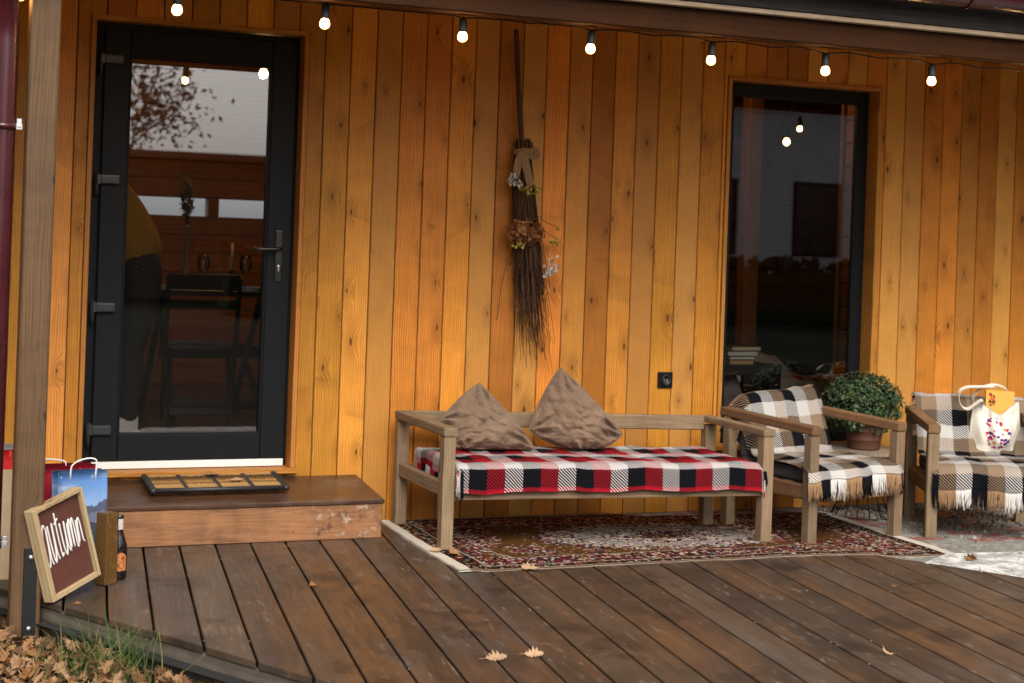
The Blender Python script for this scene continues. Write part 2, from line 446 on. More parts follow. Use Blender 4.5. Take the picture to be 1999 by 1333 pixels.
b0 = RA - RD * 1.6 - RN * .03; b1 = RA + RD * 2.3 - RN * .03
m.bar((b0.x, b0.y, -.094), (b1.x, b1.y, -.094), .03, .13, bev=.002)
M_SK = (wood('grey_skirt_board', (.125, .10, .075), (.085, .066, .05), (.04, .03, .02), knots=.2, vary=.1, chat=.4, rings=60, rough=(.7, .9), stain=.7, stain_c=(.035, .026, .02)))
m.box((3.8, -3.49, -.094), (3.9, .022, .13), bev=.002)
tag(m.build('deck_skirt', M_SK), kind='structure')
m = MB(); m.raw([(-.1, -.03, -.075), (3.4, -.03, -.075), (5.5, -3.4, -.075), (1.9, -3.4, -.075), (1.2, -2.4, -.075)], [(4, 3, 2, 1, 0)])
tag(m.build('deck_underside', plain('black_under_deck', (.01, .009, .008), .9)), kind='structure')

def paver_mat():
    n = N('mossy_brick_pavers'); p = n.node('TexCoord').outputs['Object']
    d = n.node('VectorMath', operation='ADD'); n.set(d.inputs[0], p)
    q = n.noise(p, 12, 3, .6, col=True); sc_ = n.node('VectorMath', operation='SCALE'); n.set(sc_.inputs[0], q); sc_.inputs['Scale'].default_value = .02
    n.set(d.inputs[1], sc_.outputs[0])
    br = n.node('TexBrick'); n.set(br.inputs['Vector'], d.outputs[0])
    n.set(br.inputs['Scale'], 1.0); br.inputs['Brick Width'].default_value = .19; br.inputs['Row Height'].default_value = .095
    br.inputs['Mortar Size'].default_value = .007; br.inputs['Mortar Smooth'].default_value = .3; br.inputs['Bias'].default_value = 0
    n.set(br.inputs['Color1'], (0, 0, 0)); n.set(br.inputs['Color2'], (1, 1, 1)); n.set(br.inputs['Mortar'], (.5, .5, .5))
    id_ = n.xyz(br.outputs['Color'])[0]
    red = n.sm(id_, .58, .64)
    base = n.mix(n.noise(p, 45, 5, .7), (.13, .12, .10), (.30, .285, .245))
    c = n.mix(red, base, n.mix(n.noise(p, 30, 4, .7), (.17, .045, .032), (.28, .105, .08)))
    c = n.mix(n.mul(n.sm(n.noise(p, 9, 5, .65), .52, .7), .55), c, (.075, .08, .045))
    c = n.mix(br.outputs['Fac'], c, n.mix(n.noise(p, 20, 4, .7), (.05, .048, .035), (.40, .385, .345)))
    wpos = n.noise(p, 26, 6, .72)
    c = n.mix(n.mul(n.sm(wpos, .53, .62), .75), c, (.44, .42, .385))
    c = n.mix(n.mul(n.sm(n.noise(p, 38, 6, .75), .55, .66), .8), c, (.045, .042, .034))
    return n.bsdf(c, .85, 0, n.bump(n.add(n.mul(br.outputs['Fac'], -1.2), n.noise(p, 80, 4, .7)), .6, .008), .3)
m = MB(); m.raw([(3.0, .03, -.016), (9.5, .03, -.016), (9.5, -5.2, -.016), (6.6, -5.2, -.016), (4.3, -1.25, -.016), (3.55, -.05, -.016)], [(5, 4, 3, 2, 1, 0)])
tag(m.build('paving', paver_mat()), kind='structure')
def conc_mat():
    n = N('whitened_concrete'); p = n.node('TexCoord').outputs['Object']
    a = n.noise(p, 9, 6, .72); b = n.noise(p, 70, 5, .7)
    c = n.mix(n.sm(a, .38, .62), (.30, .29, .265), (.72, .71, .68))
    vo = n.node('TexVoronoi', feature='DISTANCE_TO_EDGE'); n.set(vo.inputs['Vector'], p); vo.inputs['Scale'].default_value = 9
    c = n.mix(n.mul(n.sm(vo.outputs['Distance'], .03, .0), .8), c, (.07, .07, .055))
    return n.bsdf(c, .8, 0, n.bump(b, .5, .006), .35)
m = MB(); m.prism([(4.50, -1.465), (4.75, -1.30), (5.15, -1.335), (5.9, -1.50), (7.2, -1.9), (7.6, -5.1), (6.70, -5.1)], -.03, -.006, bev=.006)
tag(m.build('concrete_edging', conc_mat()), kind='structure')
# loose gravel and litter under the chairs
m = MB()
for i in range(2600):
    x = rng.uniform(4.75, 7.3); y = -abs(rng.gauss(0, .42)) - .02
    if y < -1.15 or (x < 4.95 and y < -.3): continue
    s = rng.uniform(.006, .02); 
    vs = [(x + s * rng.uniform(.6, 1.2) * math.cos(a), y + s * rng.uniform(.6, 1.2) * math.sin(a), -.016 + (0 if j else s * rng.uniform(.4, .8))) for j in range(1) for a in [0]] 
    ring = [(x + s * math.cos(a) * rng.uniform(.7, 1.2), y + s * math.sin(a) * rng.uniform(.7, 1.2), -.017) for a in (0, 1.25, 2.5, 3.77, 5.0)]
    top = [(x + (px - x) * .55, y + (py - y) * .55, -.016 + s * rng.uniform(.5, .8)) for px, py, _ in ring]
    m.raw(ring + top, [(k, (k + 1) % 5, 5 + (k + 1) % 5, 5 + k) for k in range(5)] + [(5, 6, 7, 8, 9)], rnd=rng.random())
tag(m.build('gravel', strands('mixed_gravel', [(.16, .15, .13), (.26, .25, .22), (.10, .09, .08), (.20, .14, .09)])), 'loose pale and brown gravel scattered along the foot of the cabin wall', 'gravel', kind='stuff')

# ------------------------------------------------------------------ the cabin
cabin = thing('wooden_cabin', (3.0, 0, 0), 'cabin front clad in varnished upright pine boards with an eave over the porch', 'cabin')
DX0, DX1, DZ0, DZ1 = .972, 1.939, .262, 2.318      # door opening inside its trim
WX0, WX1, WZ0, WZ1 = 4.268, 5.198, .33, 2.272      # window opening inside its trim
T = .022
def siding(mb):
    P = .1282; x0 = 2.043 - P * 26
    k = 0
    while x0 + k * P < 9.4:
        a = x0 + k * P; b = a + P; k += 1
        segs = [(-.012, 2.62, a, b)]
        for (ox0, ox1, oz0, oz1) in ((DX0 - T, DX1 + T, DZ0 - T, DZ1 + T), (WX0 - T, WX1 + T, WZ0 - T, WZ1 + T)):
            new = []
            for z0, z1, xa, xb in segs:
                if xb <= ox0 or xa >= ox1: new.append((z0, z1, xa, xb)); continue
                if z0 < oz0: new.append((z0, min(z1, oz0), xa, xb))
                if z1 > oz1: new.append((max(z0, oz1), z1, xa, xb))
                if z0 < oz1 and z1 > oz0:
                    if xa < ox0: new.append((max(z0, oz0), min(z1, oz1), xa, ox0))
                    if xb > ox1: new.append((max(z0, oz0), min(z1, oz1), ox1, xb))
            segs = new
        r = rng.random(); ou, ov, ow = rng.random() * 30, rng.random() * 30, rng.random() * 30
        jy = rng.uniform(-.0008, .0008)
        for z0, z1, xa, xb in segs:
            if xb - xa < .006: continue
            if z0 > 2.2 or (z0 < .01 and z1 < 1): ow += 3.7; ou += 5
            g_ = .0040; e = .0050
            prof = [(xa + .0008, .009)] + [(xa + g_, jy + .0005), (xa + g_ + e, jy), (xb - g_ - e, jy), (xb - g_, jy + .0005), (xb - .0008, .009)]
            nzs = 2
            vs = []; gs = []; fs = []
            for z in (z0, z1):
                for x, y in prof: vs.append((x, y, z)); gs.append((x - a + ou, ov + y, z + ow))
            n_ = len(prof)
            for i in range(n_ - 1): fs.append((i, i + 1, n_ + i + 1, n_ + i))
            mb.raw(vs, fs, gs, r)
part('siding', M['pine'], cabin, siding)
def core(mb):
    y0, y1 = .0075, .14
    def B(xa, xb, za, zb): mb.box(((xa + xb) / 2, (y0 + y1) / 2, (za + zb) / 2), (xb - xa, y1 - y0, zb - za), bev=0)
    B(-1.3, DX0 - T, -.1, 2.62); B(DX1 + T, WX0 - T, -.1, 2.62); B(WX1 + T, 9.4, -.1, 2.62)
    B(DX0 - T, DX1 + T, -.1, DZ0 - T); B(DX0 - T, DX1 + T, DZ1 + T, 2.62)
    B(WX0 - T, WX1 + T, -.1, WZ0 - T); B(WX0 - T, WX1 + T, WZ1 + T, 2.62)
part('wall_core', plain('dark_wall_gap', (.02, .008, .003), .8), cabin, core)
def trim(x0, x1, z0, z1, sill=True):
    def f(mb):
        yf, yb = -.009, .135; c = (yf + yb) / 2; d = yb - yf
        mb.box((x0 - T / 2, c, (z0 + z1) / 2), (T, d, z1 - z0), bev=.002, axis=2)
        mb.box((x1 + T / 2, c, (z0 + z1) / 2), (T, d, z1 - z0), bev=.002, axis=2)
        mb.box(((x0 + x1) / 2, c, z1 + T / 2), (x1 - x0 + 2 * T, d, T), bev=.002, axis=0)
        mb.box(((x0 + x1) / 2, c - .012, z0 - T / 2), (x1 - x0 + 2 * T + .012, d + .024, T), bev=.002, axis=0)
    return f
part('door_trim', M['pine_trim'], cabin, trim(DX0, DX1, DZ0, DZ1))
part('window_trim', M['pine_trim'], cabin, trim(WX0, WX1, WZ0, WZ1))
# door: fixed frame, leaf, pane, hardware
def frame_ring(mb, x0, x1, z0, z1, w, y0, y1, bev=.004, wb=None, wt=None):
    wb = w if wb is None else wb; wt = w if wt is None else wt
    c = (y0 + y1) / 2; d = y1 - y0
    mb.box((x0 + w / 2, c, (z0 + z1) / 2), (w, d, z1 - z0), bev=bev, axis=2)
    mb.box((x1 - w / 2, c, (z0 + z1) / 2), (w, d, z1 - z0), bev=bev, axis=2)
    mb.box(((x0 + x1) / 2, c, z0 + wb / 2), (x1 - x0 - 2 * w, d - .001, wb), bev=bev, axis=0)
    mb.box(((x0 + x1) / 2, c, z1 - wt / 2), (x1 - x0 - 2 * w, d - .001, wt), bev=bev, axis=0)
part('door_frame', M['anth'], cabin, lambda mb: frame_ring(mb, DX0 + .001, DX1 - .001, DZ0 + .004, DZ1 - .001, .05, .085, .133, wb=.02))
LX0, LX1, LZ0, LZ1 = 1.020, 1.922, .303, 2.290
def leaf(mb):
    frame_ring(mb, LX0, LX1, LZ0, LZ1, .118, .058, .125, .005)
    # glazing bead, a raised inner lip
    frame_ring(mb, LX0 + .114, LX1 - .114, LZ0 + .114, LZ1 - .114, .012, .064, .12, .003)
door = part('door', M['anth'], cabin, leaf)
GX0, GX1, GZ0, GZ1 = LX0 + .122, LX1 - .122, LZ0 + .122, LZ1 - .122
def pane(x0, x1, z0, z1, y):
    def f(mb): mb.raw([(x0, y, z0), (x1, y, z0), (x1, y, z1), (x0, y, z1)], [(0, 1, 2, 3)])
    return f
part('door_pane', M['glass_door'], door, pane(GX0, GX1, GZ0, GZ1, .088))
def white_seal(mb): mb.box(((LX0 + LX1) / 2, .074, .282), (LX1 - LX0 - .004, .03, .034), bev=.002)
part('threshold', M['white'], cabin, white_seal)
def handle(mb):
    hx = 1.862
    mb.box((hx, .054, 1.268), (.034, .010, .245), bev=.004, seg=2)
    mb.tube([(hx, .052, 1.302), (hx, .012, 1.302)], .0095, 12)
    mb.tube([(hx + .004, .012, 1.302), (hx - .03, .010, 1.301), (hx - .09, .011, 1.299), (hx - .135, .013, 1.299)], [.0095, .0088, .0085, .0075], 10)
part('door_handle', M['dkmetal'], door, handle)
def keyh(mb):
    mb.lathe([(.0085, 0), (.0085, .004), (.003, .005)], (1.862, .049, 1.218), 14, Matrix.Rotation(R(90), 3, 'X'))
    mb.box((1.862, .0465, 1.204), (.008, .006, .022), bev=.002)
part('lock_cylinder', M['steel'], door, keyh)
for hz in (2.148, 1.596, 1.010, .448):
    def hg(mb):
        mb.tube([(1.004, .052, hz - .075), (1.004, .052, hz + .03)], .011, 12)
        mb.box((1.062, .046, hz), (.088, .026, .046), bev=.009, seg=3)
        mb.box((1.012, .048, hz), (.024, .024, .05), bev=.004)
    part('hinge', plain('hinge_grey', (.035, .037, .04), .35, .3) if hz > 2.1 else bpy.data.materials['hinge_grey'], door, hg)
# window: frame, pane
win = part('window', M['anth'], cabin, lambda mb: (frame_ring(mb, WX0 + .001, WX1 - .001, WZ0 + .001, WZ1 - .001, .062, .088, .133, .005),
                                                   frame_ring(mb, WX0 + .060, WX1 - .060, WZ0 + .060, WZ1 - .060, .014, .094, .130, .003)))
part('window_pane', M['glass_win'], win, pane(WX0 + .07, WX1 - .07, WZ0 + .07, WZ1 - .07, .108))
# roof, soffit, beam, fascia
EY = -1.36
def soffit(mb):
    k = 0
    for i in range(14):
        y1 = .0 - i * .125; 
        if y1 - .125 < EY + .05: break
        mb.box((4.0, y1 - .0625, 2.57), (11.0, .122, .02), bev=.002, axis=0)
part('soffit', M['pine_in'], cabin, soffit)
def beam(mb): mb.box((4.0, -1.401, 2.339), (11.0, .104, .104), bev=.006, axis=0)
part('beam', M['beam'], cabin, beam)
def bup(mb): mb.box((4.0, -1.396, 2.497), (11.0, .06, .21), bev=.003, axis=0)
part('beam_infill', M['grey_board'], cabin, bup)
part('batten', M['pale'], cabin, lambda mb: mb.box((4.0, -1.465, 2.402), (11.0, .05, .021), bev=.003, axis=0))
part('fascia', M['grey_board'], cabin, lambda mb: mb.box((4.0, -1.485, 2.522), (11.0, .028, .215), bev=.003, axis=0))
def roof(mb):
    for i in range(60):
        x = -1.6 + i * .19
        mb.bar((x, -1.64, 2.665), (x, 4.6, 4.4), .182, .03, up=(1, 0, 0), bev=.004)
part('roof', plain('maroon_roof_sheet', (.07, .012, .014), .4, mott=.2), cabin, roof)
def gutter(mb):
    r = .065; yc, zc = -1.600, 2.553; seg = 14
    def ringp(rr, x): return [(x, yc + rr * math.cos(a), zc + rr * math.sin(a)) for a in [math.pi + math.pi * k / seg for k in range(seg + 1)]]
    x0, x1 = -1.4, 9.4
    o = ringp(r, x0) + ringp(r, x1) + ringp(r - .004, x0) + ringp(r - .004, x1); n_ = seg + 1
    fs = []
    for k in range(seg):
        fs.append((k, k + 1, n_ + k + 1, n_ + k)); fs.append((2 * n_ + k + 1, 2 * n_ + k, 3 * n_ + k, 3 * n_ + k + 1))
    mb.raw(o, fs, rnd=.5, smooth=True)
    mb.tube([(x0, yc - r, zc), (x1, yc - r, zc)], .007, 10)
    for x in (.3, 1.5, 2.7, 3.62, 4.52, 5.5, 6.6):
        pts = [(x, yc + (r + .004) * math.cos(a), zc + (r + .004) * math.sin(a)) for a in [math.pi + math.pi * k / 12 for k in range(13)]]
        mb.tube(pts, .006, 6)
        mb.box((x + .02, yc, zc - .03), (.001, .001, .001), bev=0)
part('gutter', M['maroon'], cabin, gutter)
def spout(mb):
    x = .475; y = -1.375
    mb.tube([(x, -1.60, 2.50), (x, -1.595, 2.42), (x, -1.47, 2.29), (x, y, 2.18), (x, y, 2.05), (x, y, 1.0), (x, y, -.12)], .042, 20)
    for z in (1.734, .22):
        mb.tube([(x, y, z - .012), (x, y, z + .012)], .047, 20)
part('downspout', M['maroon'], cabin, spout)
for z in (1.734, .22):
    def brk(mb):
        mb.box((.529, -1.375, z), (.023, .036, .023), bev=.002); mb.box((.529, -1.375, z + .020), (.019, .03, .020), bev=.002)
        mb.tube([(.529, -1.395, z), (.529, -1.345, z)], .004, 8)
    part('pipe_clamp', M['galv'], cabin, brk)
# porch post
post = thing('porch_post', (.610, -1.32, -.15), 'thick square weathered timber post carrying the eave beside the door', 'post')
def postf(mb):
    Mx = Matrix.Rotation(R(.0), 3, 'Y')
    mb.box((.610, -1.335, 1.07), (.106, .104, 2.43), bev=.006, axis=2)
part('timber', M['post'], post, postf)
part('foot_bracket', plain('black_painted_steel', (.015, .016, .016), .45, .3, mott=.2), post, lambda mb: mb.box((.622, -1.391, .030), (.048, .008, .345), bev=.002))
for z in (.170, -.09):
    part('bolt', M['galv'], post, lambda mb: mb.lathe([(.0095, 0), (.0095, .004), (.005, .008)], (.623, -1.395, z), 10, Matrix.Rotation(R(90), 3, 'X')))
# ------------------------------------------------------------------ indoors
FZ = .25
def ifloor(mb):
    for i in range(30):
        mb.box((4.6, .16 + i * .14 + .07, FZ - .01), (9.0, .1385, .02), bev=.001, axis=0)
part('indoor_floor', wood('indoor_floor_wood', (.19, .10, .045), (.12, .06, .027), (.05, .03, .015), knots=.15, vary=.4, chat=.3, rings=60, rough=(.2, .35)), cabin, ifloor)
def iwalls(mb):
    h = .135
    holes = [(1.60, 2.36, 1.465, 1.60), (2.44, 3.05, 1.465, 1.60)]
    z = FZ
    while z < 2.56:
        z1 = min(z + h, 2.58)
        spans = [(.02, 9.1)]
        for (a, b, c, d) in holes:
            if z1 > c + .002 and z < d - .002:
                spans = [q for s_ in spans for q in (((s_[0], a), (b, s_[1])) if s_[0] < a and s_[1] > b else (s_,))]
        for a, b in spans: mb.box(((a + b) / 2, 4.25, (z + z1) / 2), (b - a, .06, z1 - z - .004), bev=.004, axis=0)
        mb.box((.02, 2.2, (z + z1) / 2), (.06, 4.04, z1 - z - .004), bev=.004, axis=1)
        mb.box((9.1, 2.2, (z + z1) / 2), (.06, 4.04, z1 - z - .004), bev=.004, axis=1)
        mb.box((5.32, .285, (z + z1) / 2), (.08, .29, z1 - z - .006), bev=.006, axis=1)
        z = z1
    for a, b, c, d in ((-.02, 9.2, FZ - .1, 1.467), (-.02, 9.2, 1.598, 2.6), (-.02, 1.6, 1.467, 1.598), (2.36, 2.44, 1.467, 1.598), (3.05, 9.2, 1.467, 1.598)):
        mb.box(((a + b) / 2, 4.31, (c + d) / 2), (b - a, .05, d - c), bev=0)
    for x in (-.04, 9.16): mb.box((x, 2.2, 1.4), (.05, 4.2, 2.5), bev=0)
part('indoor_wall', M['pine_in'], cabin, iwalls)
def parti(mb):  # unseen wall added to keep the door room's lamp light out
    z = FZ
    while z < 2.56:
        z1 = min(z + .135, 2.58); mb.box((3.9, 2.18, (z + z1) / 2), (.08, 4.06, z1 - z - .004), bev=.004, axis=1); z = z1
    mb.box((3.9, 2.18, 1.42), (.05, 4.06, 2.3), bev=0)
part('added_partition', M['pine_in'], cabin, parti)
part('indoor_wall_end', M['pine_trim'], cabin, lambda mb: mb.box((5.317, .452, 1.41), (.10, .035, 2.3), bev=.002, axis=2))
part('ceiling', M['pine_in'], cabin, lambda mb: [mb.box((4.6, .15 + i * .15 + .075, 2.595), (9.1, .148, .02), bev=.002, axis=0) for i in range(28)])
part('indoor_post', M['pine_in'], cabin, lambda mb: mb.box((5.32, 1.55, 1.42), (.10, .10, 2.33), bev=.004, axis=2))
# ------------------------------------------------------------------ step, mat
step = thing('wooden_step', (1.6, -.25, 0), 'broad worn wooden step with dark tread below the glazed door', 'step')
def riser(mb):
    mb.box((1.566, -.432, .080), (1.395, .030, .160), bev=.004, axis=0)
    mb.box((2.248, -.215, .088), (.030, .40, .176), bev=.003, axis=1)
    mb.box((.884, -.215, .088), (.030, .40, .176), bev=.003, axis=1)
part('riser', M['step'], step, riser)
def tread(mb):
    Mx = Matrix.Rotation(R(5.5), 3, 'X')
    mb.box((1.566, -.222, .1905), (1.412, .468, .022), Mx, bev=.005, axis=0)
part('tread', M['tread'], step, tread)
mat_ = thing('doormat', (1.55, -.2, .2), 'coir doormat framed in black rubber with two fallen leaves on the step', 'doormat')
MX, MY0, MY1 = (1.244, 1.842), -.322, -.072
def zt(y): return .1795 + (y + .45) * math.tan(R(5.5)) + .0235
def mrub(mb):
    for y in (MY0,): mb.tube([(MX[0], y, zt(y) + .008), (MX[1], y, zt(y) + .008)], .0105, 10)
    for k in range(15):
        for x in (MX[0], MX[1]):
            y = MY0 + (MY1 - MY0) * k / 14
            mb.lathe([(.008, -.006), (.015, 0), (.015, .013), (.008, .020)], (x, y, zt(y)), 10)
    for i in range(1, 4):
        x = MX[0] + (MX[1] - MX[0]) * i / 4
        for k in range(1, 14):
            y = MY0 + (MY1 - MY0) * k / 14
            mb.lathe([(.007, -.004), (.012, 0), (.012, .013), (.007, .018)], (x, y, zt(y)), 8)
part('rubber_frame', M['rubber'], mat_, mrub)
def mcoir(mb):
    for k in range(9):
        y = MY0 + .022 + (MY1 - MY0 - .03) * k / 8
        pts = [(MX[0] + .012 + (MX[1] - MX[0] - .024) * j / 60, y + rng.uniform(-.0015, .0015), zt(y) + .008 + rng.uniform(-.0015, .002)) for j in range(61)]
        mb.tube(pts, [.0066 + .0026 * (j % 2) for j in range(61)], 6, rnd=rng.random())
part('coir_rows', strands('coir_fibre', [(.15, .075, .025), (.24, .13, .045), (.07, .035, .014), (.28, .165, .065)]), mat_, mcoir)

# ------------------------------------------------------------------ rug
def rugz(x, y):
    # lies on the deck at the left, slides down onto the paving at the right
    e = (Vector((x, y)) - RA).dot(RN)
    t = min(max((e + .02) / .12, 0), 1); t = t * t * (3 - 2 * t)
    return (.0045 * (1 - t) - .010 * t) + .004 * max(0, nz(x * 4.1, y * 5.3, 3)) + .003 * max(0, nz(x * 13, y * 11, 8))
def rug_mat():
    n = N('patterned_rug_pile'); g = n.attr('g').outputs['Vector']; u, v, w = n.xyz(g)
    LX, LY = 2.48, 1.16
    jit = n.noise(g, 45, 3, .6, col=True); j = n.xyz(jit)
    u2 = n.add(u, n.mul(n.math('SUBTRACT', j[0], .5), .035)); v2 = n.add(v, n.mul(n.math('SUBTRACT', j[1], .5), .035))
    du = n.math('MINIMUM', u, n.math('SUBTRACT', LX, u)); dv = n.math('MINIMUM', v, n.math('SUBTRACT', LY, v))
    du = n.math('SUBTRACT', du, .055)
    d = n.math('MINIMUM', du, dv)
    P = n.vec(u2, v2, 0)
    def cells(scale, stops):
        vo = n.node('TexVoronoi', feature='F1'); n.set(vo.inputs['Vector'], P); vo.inputs['Scale'].default_value = scale
        return n.ramp(n.xyz(vo.outputs['Color'])[0], stops, 'CONSTANT'), vo.outputs['Distance']
    cream = (.40, .34, .27); mar = (.13, .008, .014); nav = (.022, .022, .05); blk = (.012, .008, .007); och = (.20, .09, .018); grn = (.04, .035, .015); pnk = (.32, .15, .12); brn = (.06, .028, .010)
    busy, _ = cells(80, [(0, blk), (.34, mar), (.50, cream), (.62, nav), (.70, och), (.80, brn), (.88, pnk), (.93, mar)])
    busy2, _ = cells(84, [(0, cream), (.24, blk), (.48, cream), (.60, nav), (.74, mar), (.84, och), (.92, cream)])
    dark, _ = cells(90, [(0, blk), (.62, mar), (.72, och), (.80, cream), (.88, grn), (.94, blk)])
    field = n.mix(n.noise(g, 5, 3), (.060, .025, .006), (.095, .040, .009))
    fl, fd = cells(62, [(0, brn), (.55, cream), (.75, mar), (.85, pnk), (.93, nav)])
    flm = n.sm(n.noise(P, 5.5, 2, .5), .36, .40)
    field = n.mix(n.mul(n.math('LESS_THAN', fd, .30), flm), field, fl)
    field = n.mix(n.sm(n.noise(P, 4.6, 3, .5), .50, .53), field, busy)
    # medallion
    ex = n.mul(n.math('SUBTRACT', u2, LX / 2), 1 / .62); ey = n.mul(n.math('SUBTRACT', v2, LY / 2), 1 / .34)
    ang = n.math('ARCTAN2', ey, ex)
    rr = n.math('SQRT', n.add(n.mul(ex, ex), n.mul(ey, ey)))
    rr = n.add(rr, n.mul(n.math('SINE', n.mul(ang, 16)), .045))
    c = n.mix(n.mul(n.math('LESS_THAN', rr, 1.0), n.sm(n.noise(P, 9, 3), .3, .42)), field, busy2)
    c = n.mix(n.math('LESS_THAN', n.math('ABSOLUTE', n.math('SUBTRACT', rr, 1.0)), .05), c, busy)
    c = n.mix(n.math('LESS_THAN', n.math('ABSOLUTE', n.math('SUBTRACT', rr, .62)), .06), c, n.mix(n.noise(P, 50, 2), nav, cream))
    c = n.mix(n.math('LESS_THAN', rr, .25), c, dark)
    # corner pieces
    cr = n.add(n.mul(du, 1 / .62), n.mul(dv, 1 / .42)); cr = n.add(cr, n.mul(n.math('SINE', n.mul(n.math('SUBTRACT', du, dv), 40)), .06))
    c = n.mix(n.math('LESS_THAN', cr, .95), c, busy)
    c = n.mix(n.math('LESS_THAN', n.math('ABSOLUTE', n.math('SUBTRACT', cr, .97)), .02), c, cream)
    # borders
    bw = n.math('LESS_THAN', d, .21)
    c = n.mix(bw, c, busy)
    c = n.mix(n.math('LESS_THAN', n.math('ABSOLUTE', n.math('SUBTRACT', d, .215)), .005), c, n.mix(n.noise(g, 40, 2), brn, cream))
    c = n.mix(n.math('LESS_THAN', d, .070), c, dark)
    c = n.mix(n.math('LESS_THAN', n.math('ABSOLUTE', n.math('SUBTRACT', d, .074)), .005), c, n.mix(n.noise(g, 45, 2), brn, cream))
    c = n.mix(n.math('LESS_THAN', dv, .020), c, n.mix(n.noise(g, 90, 2), (.13, .055, .018), cream))
    c = n.mix(n.math('LESS_THAN', du, 0.0), c, n.mix(n.noise(g, 60, 4, .7), (.42, .37, .29), (.62, .57, .48)))
    q = n.noise(g, 400, 2, .7)
    hs = n.node('HueSaturation'); n.set(hs.inputs['Value'], n.add(n.mul(q, .5), .72)); n.set(hs.inputs['Color'], c)
    return n.bsdf(hs.outputs[0], .95, 0, n.bump(n.add(q, n.noise(g, 60, 2)), .5, .004), .05)
def rug(mb):
    nu, nv = 150, 64
    fr = [(0, -1.237), (.70, -1.240), (.83, -1.285), (1.0, -1.325)]
    def xr(u, v):
        x = 2.372 + .004 * math.sin(v * 9) + u * (2.44 + .02 * v)
        for k in range(3):
            if fr[k][0] <= u <= fr[k + 1][0] + 1e-9:
                t = (u - fr[k][0]) / (fr[k + 1][0] - fr[k][0]); yf = fr[k][1] + (fr[k + 1][1] - fr[k][1]) * t
        yb = -.035 - .12 * u
        y = yf + (yb - yf) * v + .004 * nz(u * 30, v * 3)
        x += .006 * nz(v * 8, u * 4, 2) - (.02 * (1 - v) if u < .04 else 0)
        return x, y
    def fn(u, v):
        x, y = xr(u, v)
        z = rugz(x, y)
        if u < .035: z += .010 * max(0, nz(v * 7, 1.3)) 
        return (x, y, z)
    mb.grid(nu, nv, fn, lambda u, v: (u * 2.48, v * 1.16, 0), thick=.006)
m = MB(); rug(m); rugo = m.build('rug', rug_mat()); tag(rugo, 'dark Persian style rug with cream woven end under the bench and armchair', 'rug')

# ------------------------------------------------------------------ bench
bench = thing('daybed_bench', (3.23, -.5, 0), 'long low weathered wooden bench with open arms against the wall', 'bench')
B0 = Vector((2.4555, -.765, 0)); BX = Vector((.9955, -.092, 0)); BY = Vector((-.004, 1.0, 0)); BL = 1.552; BD = .640
def bw(x, y, z): return B0 + BX * x + BY * y + Vector((0, 0, z))
BM = Matrix((BX, BY, Vector((0, 0, 1)))).transposed()
def bbox(mb, x0, x1, y0, y1, z0, z1, bev=.005, axis=None):
    mb.box(bw((x0 + x1) / 2, (y0 + y1) / 2, (z0 + z1) / 2), (x1 - x0, y1 - y0, z1 - z0), BM, bev, 2, axis)
h = .0275
for (lx, ly, lz) in ((0, 0, .503), (BL, 0, .500), (0, BD, .50), (BL, BD - .09, .49)):
    part('leg', M['teak'], bench, lambda mb: bbox(mb, lx - h, lx + h, ly - h, ly + h, -.016 if lx > 1 and ly > .2 else .004, lz, .004, 2))
for lx, yb in ((0, BD), (BL, BD - .09)):
    part('armrest', M['teak'], bench, lambda mb: bbox(mb, lx - h - .004, lx + h + .004, -h - .005, yb + h, .5035 if lx == 0 else .5005, .545 if lx == 0 else .535, .008, 1))
    part('side_rail', M['teak'], bench, lambda mb: bbox(mb, lx - .019, lx + .019, h, yb - h, .235, .295, .004, 1))
part('front_rail', M['teak'], bench, lambda mb: bbox(mb, h, BL - h, -.018, .018, .222, .290, .004, 0))
def backr(mb):
    a = bw(h + .002, BD, 0); b = bw(BL - h - .002, BD - .09, 0)
    mb.bar(a + Vector((0, 0, .510)), b + Vector((0, 0, .499)), .072, .034, up=(0, 1, 0), bev=.005)
part('back_rail', M['teak'], bench, backr)
def backlow(mb):
    a = bw(h + .002, BD, .262); b = bw(BL - h - .002, BD - .09, .258)
    mb.bar(a, b, .055, .030, up=(0, 1, 0), bev=.004)
part('rear_rail', M['teak'], bench, backlow)
for k in range(9):
    x = .09 + k * .172
    part('slat', M['teak_w'], bench, lambda mb: bbox(mb, x - .032, x + .032, .020, BD - .1, .272, .288, .003, 1))
# mattress under a checked blanket
RED = (.27, .007, .014); BLK = (.0055, .0055, .007); WHT = (.41, .385, .375)
mred = plaid('red_black_white_check', (BLK, RED, WHT), (RED, BLK, WHT), .084, tw=.0145, du=-.051, dv=.066)
mred_ = None
mattress = MB()
mattress.box(bw(.78, .285, .328), (1.47, .53, .075), BM, .02, 3)
tag(mattress.build('mattress', plain('grey_mattress_cloth', (.10, .095, .095), .9)), 'thin mattress hidden under the red checked blanket on the bench', 'mattress')
blk = thing('checked_blanket', (3.23, -.5, .3), 'red, black and white checked blanket spread over the bench seat', 'blanket')
X0, X1, Y0, Y1 = .034, 1.522, -.034, .565
def bprof(v):
    # arc length from the front hem up, over and back
    F, r = .088, .034
    top = .385
    s = v * (F + .60)
    if s < F: return Y0 - .004 + .010 * (1 - s / F) * 0, top - r - (F - s) * 1.0 + 0, s
    t = s - F; q = r * math.pi / 2
    if t < q:
        a = t / r; return Y0 - .004 + r - r * math.cos(a), top - r + r * math.sin(a), s
    y = Y0 - .004 + r + (t - q)
    return min(y, Y1 + .0), top, s
